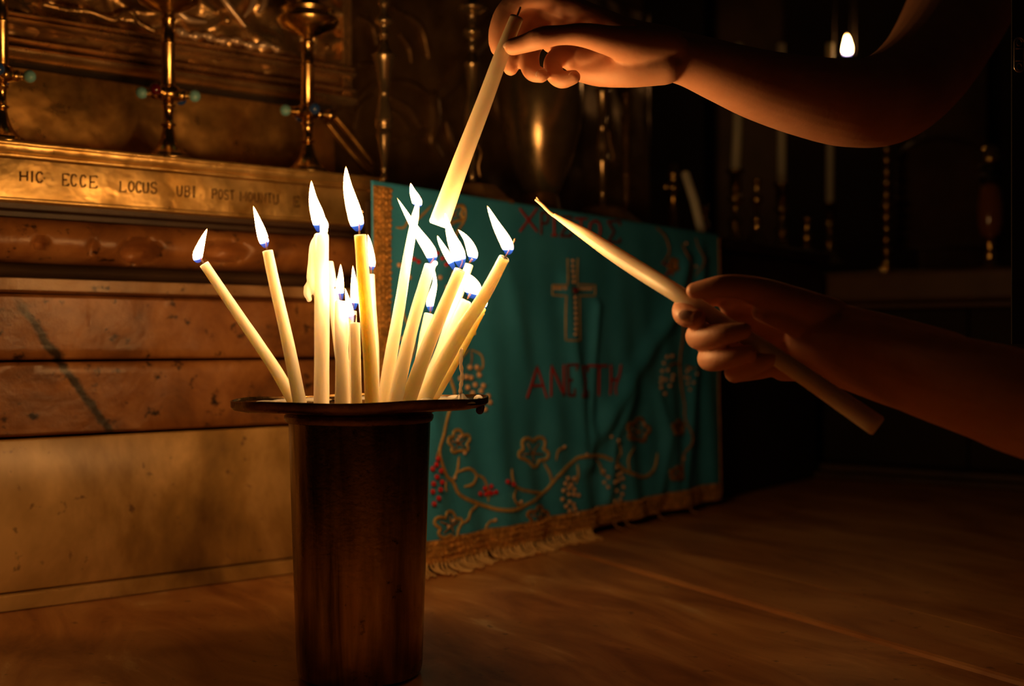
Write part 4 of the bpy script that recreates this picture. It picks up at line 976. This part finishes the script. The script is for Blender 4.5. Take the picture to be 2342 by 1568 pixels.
# ------------------------------------------------------------------ hands
def chain(mb, pts, sub=5, n=18):
    """pts: (px, py, Y, radius in pixels)"""
    q, rr_ = spline([P(x, y, Y) for x, y, Y, r in pts], [r * Y / FX for x, y, Y, r in pts], sub)
    mb.tube(q, rr_, n, 'round')
def nail(px, py, Y, w, h, root, nx, nz_, rot=0, thick=.35):
    nrm = Vector((nx, -1, nz_)).normalized(); x = Vector((math.cos(rot), 0, math.sin(rot))); x = (x - nrm * x.dot(nrm)).normalized(); y = nrm.cross(x)
    R3 = Matrix((x, y, nrm)).transposed()
    MB().ball(P(px, py, Y), 1.0, 16, 10, (w * Y / FX, h * Y / FX, thick * h * Y / FX), R3).build('fingernail', M['nail'], root)

# upper hand: palm towards us, thumb nearest, fingers curling under
H1 = .805
mb = MB()
wrist = (1520, 128, H1 - .004)
# palm slab
for (x, y, dy) in ((1308, 22, .004), (1298, 62, .010), (1300, 104, .014), (1322, 146, .014)):
    chain(mb, [(1530, 100 + (y - 20) * .36, H1 + dy * .3, 40), (1440, 84 + (y - 20) * .58, H1 + dy * .7, 42), (1370, (y + 70 + (y - 20) * .5) / 2 + 8, H1 + dy, 38), (x + 6, y, H1 + dy, 29)])
# heel of the hand and thumb ball
chain(mb, [(1520, 150, H1 - .008, 44), (1440, 156, H1 - .006, 44), (1370, 160, H1 + .004, 38), (1330, 158, H1 + .010, 30)])
chain(mb, [(1530, 110, H1 - .010, 42), (1450, 104, H1 - .018, 44), (1390, 92, H1 - .026, 34), (1335, 80, H1 - .032, 28), (1285, 80, H1 - .034, 23), (1240, 86, H1 - .034, 26), (1205, 98, H1 - .030, 22), (1172, 107, H1 - .026, 20)])
chain(mb, [(1262, 96, H1 + .020, 26), (1300, 110, H1 + .020, 28), (1340, 120, H1 + .016, 30)])
# index, middle, ring, little finger
chain(mb, [(1312, 22, H1 + .002, 29), (1250, -4, H1 - .002, 27), (1196, -4, H1 - .006, 26), (1158, 26, H1 - .006, 24), (1142, 62, H1 - .006, 23), (1137, 92, H1 - .005, 21), (1138, 112, H1 - .004, 17)])
chain(mb, [(1302, 60, H1 + .010, 28), (1240, 38, H1 + .010, 27), (1198, 50, H1 + .008, 25), (1176, 88, H1 + .004, 22), (1167, 124, H1 + .002, 21), (1168, 156, H1 + .001, 18)])
chain(mb, [(1302, 104, H1 + .014, 27), (1246, 84, H1 + .012, 26), (1218, 102, H1 + .006, 25), (1210, 136, H1 - .002, 24), (1218, 164, H1 - .009, 22), (1238, 172, H1 - .014, 18)])
chain(mb, [(1324, 148, H1 + .012, 26), (1286, 128, H1 + .010, 24), (1266, 142, H1 + .004, 23), (1268, 168, H1 - .004, 22), (1286, 182, H1 - .010, 21), (1312, 176, H1 - .014, 17)])
# forearm, elbow, upper arm
chain(mb, [(1350, 128, H1 + .004, 36), (1430, 128, H1 - .002, 42), (1500, 130, H1 - .003, 48), (1570, 142, .807, 54), (1650, 168, .817, 66), (1740, 196, .832, 80), (1850, 222, .854, 92), (1950, 236, .882, 100), (2040, 220, .925, 106), (2118, 150, 1.00, 108), (2178, 50, 1.09, 114), (2240, -80, 1.16, 128), (2320, -260, 1.24, 150), (2380, -420, 1.30, 160)], 8, 28)
chain(mb, [(1420, 104, H1 + .004, 42), (1500, 108, H1 + .004, 46), (1600, 134, .818, 52), (1700, 166, .835, 60), (1850, 210, .862, 76), (1960, 234, .892, 86)], 6, 26)
p1 = thing('person', P(2200, 60, 1.10), "person's bare arm reaching in from the upper right, hand lowering a candle", 'person')
voxel(mb, .0013, 9).build('arm', M['skin'], p1)
nail(1238, 167, H1 - .0170, 15, 10, p1, .15, -.1, .5, .3); nail(1312, 171, H1 - .0168, 13, 9, p1, .2, -.0, .2, .3); nail(1160, 102, H1 - .0285, 12, 8, p1, -.7, .1, .1, .3)
# candle held upside down over the flames
r_ = thing('held_candle', P(1000, 515, .798), 'pale candle held between thumb and fingertips, slanting down to the flames', 'candle')
q, rr_ = spline([P(1182, 40, H1 - .017), P(1150, 118, H1 - .018), P(1105, 240, .792), P(1055, 370, .796), (P(1004, 512, .800))], [15.5 * H1 / FX, 16.5 * H1 / FX, 18 * .82 / FX, 20 * .82 / FX, 23 * .82 / FX], 8)
d = (q[-1] - q[-2]).normalized(); q += [q[-1] + d * .0012]; rr_ += [rr_[-1] * .86]
MB().tube(q, rr_, 24).build('wax_body', M['wax_hand'], r_)
MB().tube([P(1182, 40, H1 - .017), P(1190, 18, H1 - .016)], .0008, 6, 'round').build('wick', M['wick_new'], r_)

# lower hand: palm towards us, thumb on top, fingers closing over the candle
H2 = .70
mb = MB()
for (x, y, dy) in ((1762, 690, .014), (1768, 738, .018), (1782, 784, .018), (1800, 826, .014)):
    chain(mb, [(1905, 768 + (y - 760) * .45, H2 + .004, 50), (1840, 764 + (y - 760) * .7, H2 + dy * .6, 42), (x, y, H2 + dy, 31)])
chain(mb, [(1900, 812, H2 - .002, 48), (1840, 832, H2 + .002, 40), (1790, 842, H2 + .010, 30)])
# thumb
chain(mb, [(1900, 730, H2 - .002, 50), (1820, 700, H2 - .008, 44), (1750, 672, H2 - .014, 36), (1700, 658, H2 - .020, 30), (1655, 655, H2 - .022, 27), (1620, 660, H2 - .020, 24), (1588, 664, H2 - .017, 19)])
chain(mb, [(1850, 745, H2 - .004, 38), (1780, 722, H2 - .010, 30), (1745, 712, H2 - .008, 26)])
chain(mb, [(1770, 702, H2 + .012, 28), (1710, 700, H2 + .014, 26), (1668, 702, H2 + .016, 22)])
# index curls round the candle, nail towards us
chain(mb, [(1762, 690, H2 + .014, 31), (1700, 676, H2 + .020, 29), (1640, 672, H2 + .020, 28), (1590, 684, H2 + .014, 28), (1566, 708, H2 + .002, 29), (1572, 722, H2 - .010, 27), (1592, 728, H2 - .017, 22)])
chain(mb, [(1768, 738, H2 + .018, 30), (1690, 744, H2 + .022, 29), (1622, 758, H2 + .018, 29), (1598, 768, H2 + .004, 31), (1616, 770, H2 - .014, 29), (1656, 764, H2 - .027, 26), (1700, 756, H2 - .031, 20)])
chain(mb, [(1782, 784, H2 + .018, 28), (1710, 796, H2 + .020, 27), (1642, 812, H2 + .014, 27), (1622, 820, H2 + .002, 28), (1640, 822, H2 - .014, 27), (1676, 816, H2 - .024, 24), (1712, 806, H2 - .028, 19)])
chain(mb, [(1800, 826, H2 + .014, 27), (1740, 842, H2 + .014, 25), (1690, 850, H2 + .006, 24), (1682, 850, H2 - .006, 25), (1706, 842, H2 - .016, 24), (1740, 828, H2 - .022, 22), (1770, 816, H2 - .024, 17)])
# forearm
def hy(k): return H2 - (.84 - k) * .30
chain(mb, [(1870, 772, H2 + .002, 74), (1930, 792, hy(.815), 82), (2020, 822, hy(.775), 92), (2130, 858, hy(.72), 102), (2260, 896, hy(.67), 114), (2342, 922, hy(.64), 122), (2500, 960, hy(.59), 132), (2700, 985, hy(.55), 140), (2880, 940, hy(.52), 150), (3000, 800, hy(.50), 165), (3060, 500, hy(.48), 185)], 8, 28)
chain(mb, [(1860, 735, H2 + .006, 56), (1930, 760, hy(.825), 64), (2040, 800, hy(.785), 78), (2160, 845, hy(.73), 90)], 6, 24)
chain(mb, [(1860, 818, H2 + .002, 50), (1930, 826, hy(.82), 62), (2040, 850, hy(.78), 78), (2160, 878, hy(.73), 90)], 6, 24)
p2 = thing('person', P(2342, 930, .61), "person's bare forearm entering from the right edge, fist closed round a candle", 'person')
voxel(mb, .0011, 7).build('arm', M['skin'], p2)
nail(1567, 720, H2 - .0178, 20, 14, p2, -.55, .25, -.15, .42); nail(1590, 650, H2 - .019, 13, 6, p2, -.5, .9, 0, .5)
r_ = thing('held_candle', P(2015, 975, .80), 'unlit candle gripped in the lower fist, twisted wick pointing left', 'candle')
HW = H2 - .008
hp = [(1268, 492, HW + .100, 5), (1300, 512, HW + .092, 9), (1345, 540, HW + .080, 14.5), (1400, 577, HW + .063, 18), (1470, 622, HW + .039, 20), (1560, 678, HW + .006, 20), (1660, 742, HW - .006, 19), (1760, 806, HW - .014, 20), (1870, 880, HW - .022, 22), (2005, 973, HW - .034, 25)]
q, rr_ = spline([P(x, y, Y) for x, y, Y, r in hp], [r * Y / FX for x, y, Y, r in hp], 6)
d = (q[-1] - q[-2]).normalized(); q += [q[-1] + d * .0012]; rr_ += [rr_[-1] * .86]
MB().tube(q, rr_, 24).build('wax_body', M['wax_hand'], r_)
wk = MB(); q, rr_ = spline([P(1275, 497, HW + .100), P(1258, 486, HW + .103), (P(1240, 468, HW + .106)), P(1226, 457, HW + .108)], [5 * .83 / FX, 4 * .83 / FX, 4 * .83 / FX, 3 * .83 / FX], 5); wk.tube(q, rr_, 8, 'round')
wk.tube([P(1240, 470, HW + .106), P(1228, 452, HW + .108)], [.0009, .0007], 6, 'round'); wk.build('wick', M['wick_new'], r_)

# black strap with a small metal slider at the right edge
Ys = .80
r_ = thing('bag_strap', P(2345, 560, Ys), 'black fabric strap at the right edge with a small metal slider', 'strap')
MB().box(P(2352, 150, Ys + .006), (.0115, 0, 0), (0, .0008, 0), (0, 0, .19)).build('strap_band', M['black_cloth'], r_, False)
bk = MB(); c0 = P(2331, 125, Ys); e = Ys / FX
out = [(11 * math.cos(a), 28 + 11 * math.sin(a)) for a in [math.pi * k / 8 for k in range(9)]] + [(-11 * math.cos(a), -28 - 11 * math.sin(a)) for a in [math.pi * k / 8 for k in range(9)]]
q = [c0 + Vector((x * e, 0, y * e)) for x, y in out]; q.append(q[0]); bk.tube(q, 2.2 * e, 6)
for yy in (28, -28): bk.tube([c0 + Vector((6 * e * math.cos(a), 0, (yy + 8 * math.sin(a)) * e)) for a in [2 * math.pi * k / 12 for k in range(13)]], 1.6 * e, 6)
for yy in (14, -14): bk.tube([c0 + Vector((-10 * e, 0, yy * e)), c0 + Vector((10 * e, 0, yy * e))], 2 * e, 6)
M['steel'] = simple('worn_steel', (.6, .5, .4), .3, 1.0)
bk.build('metal_slider', M['steel'], r_)
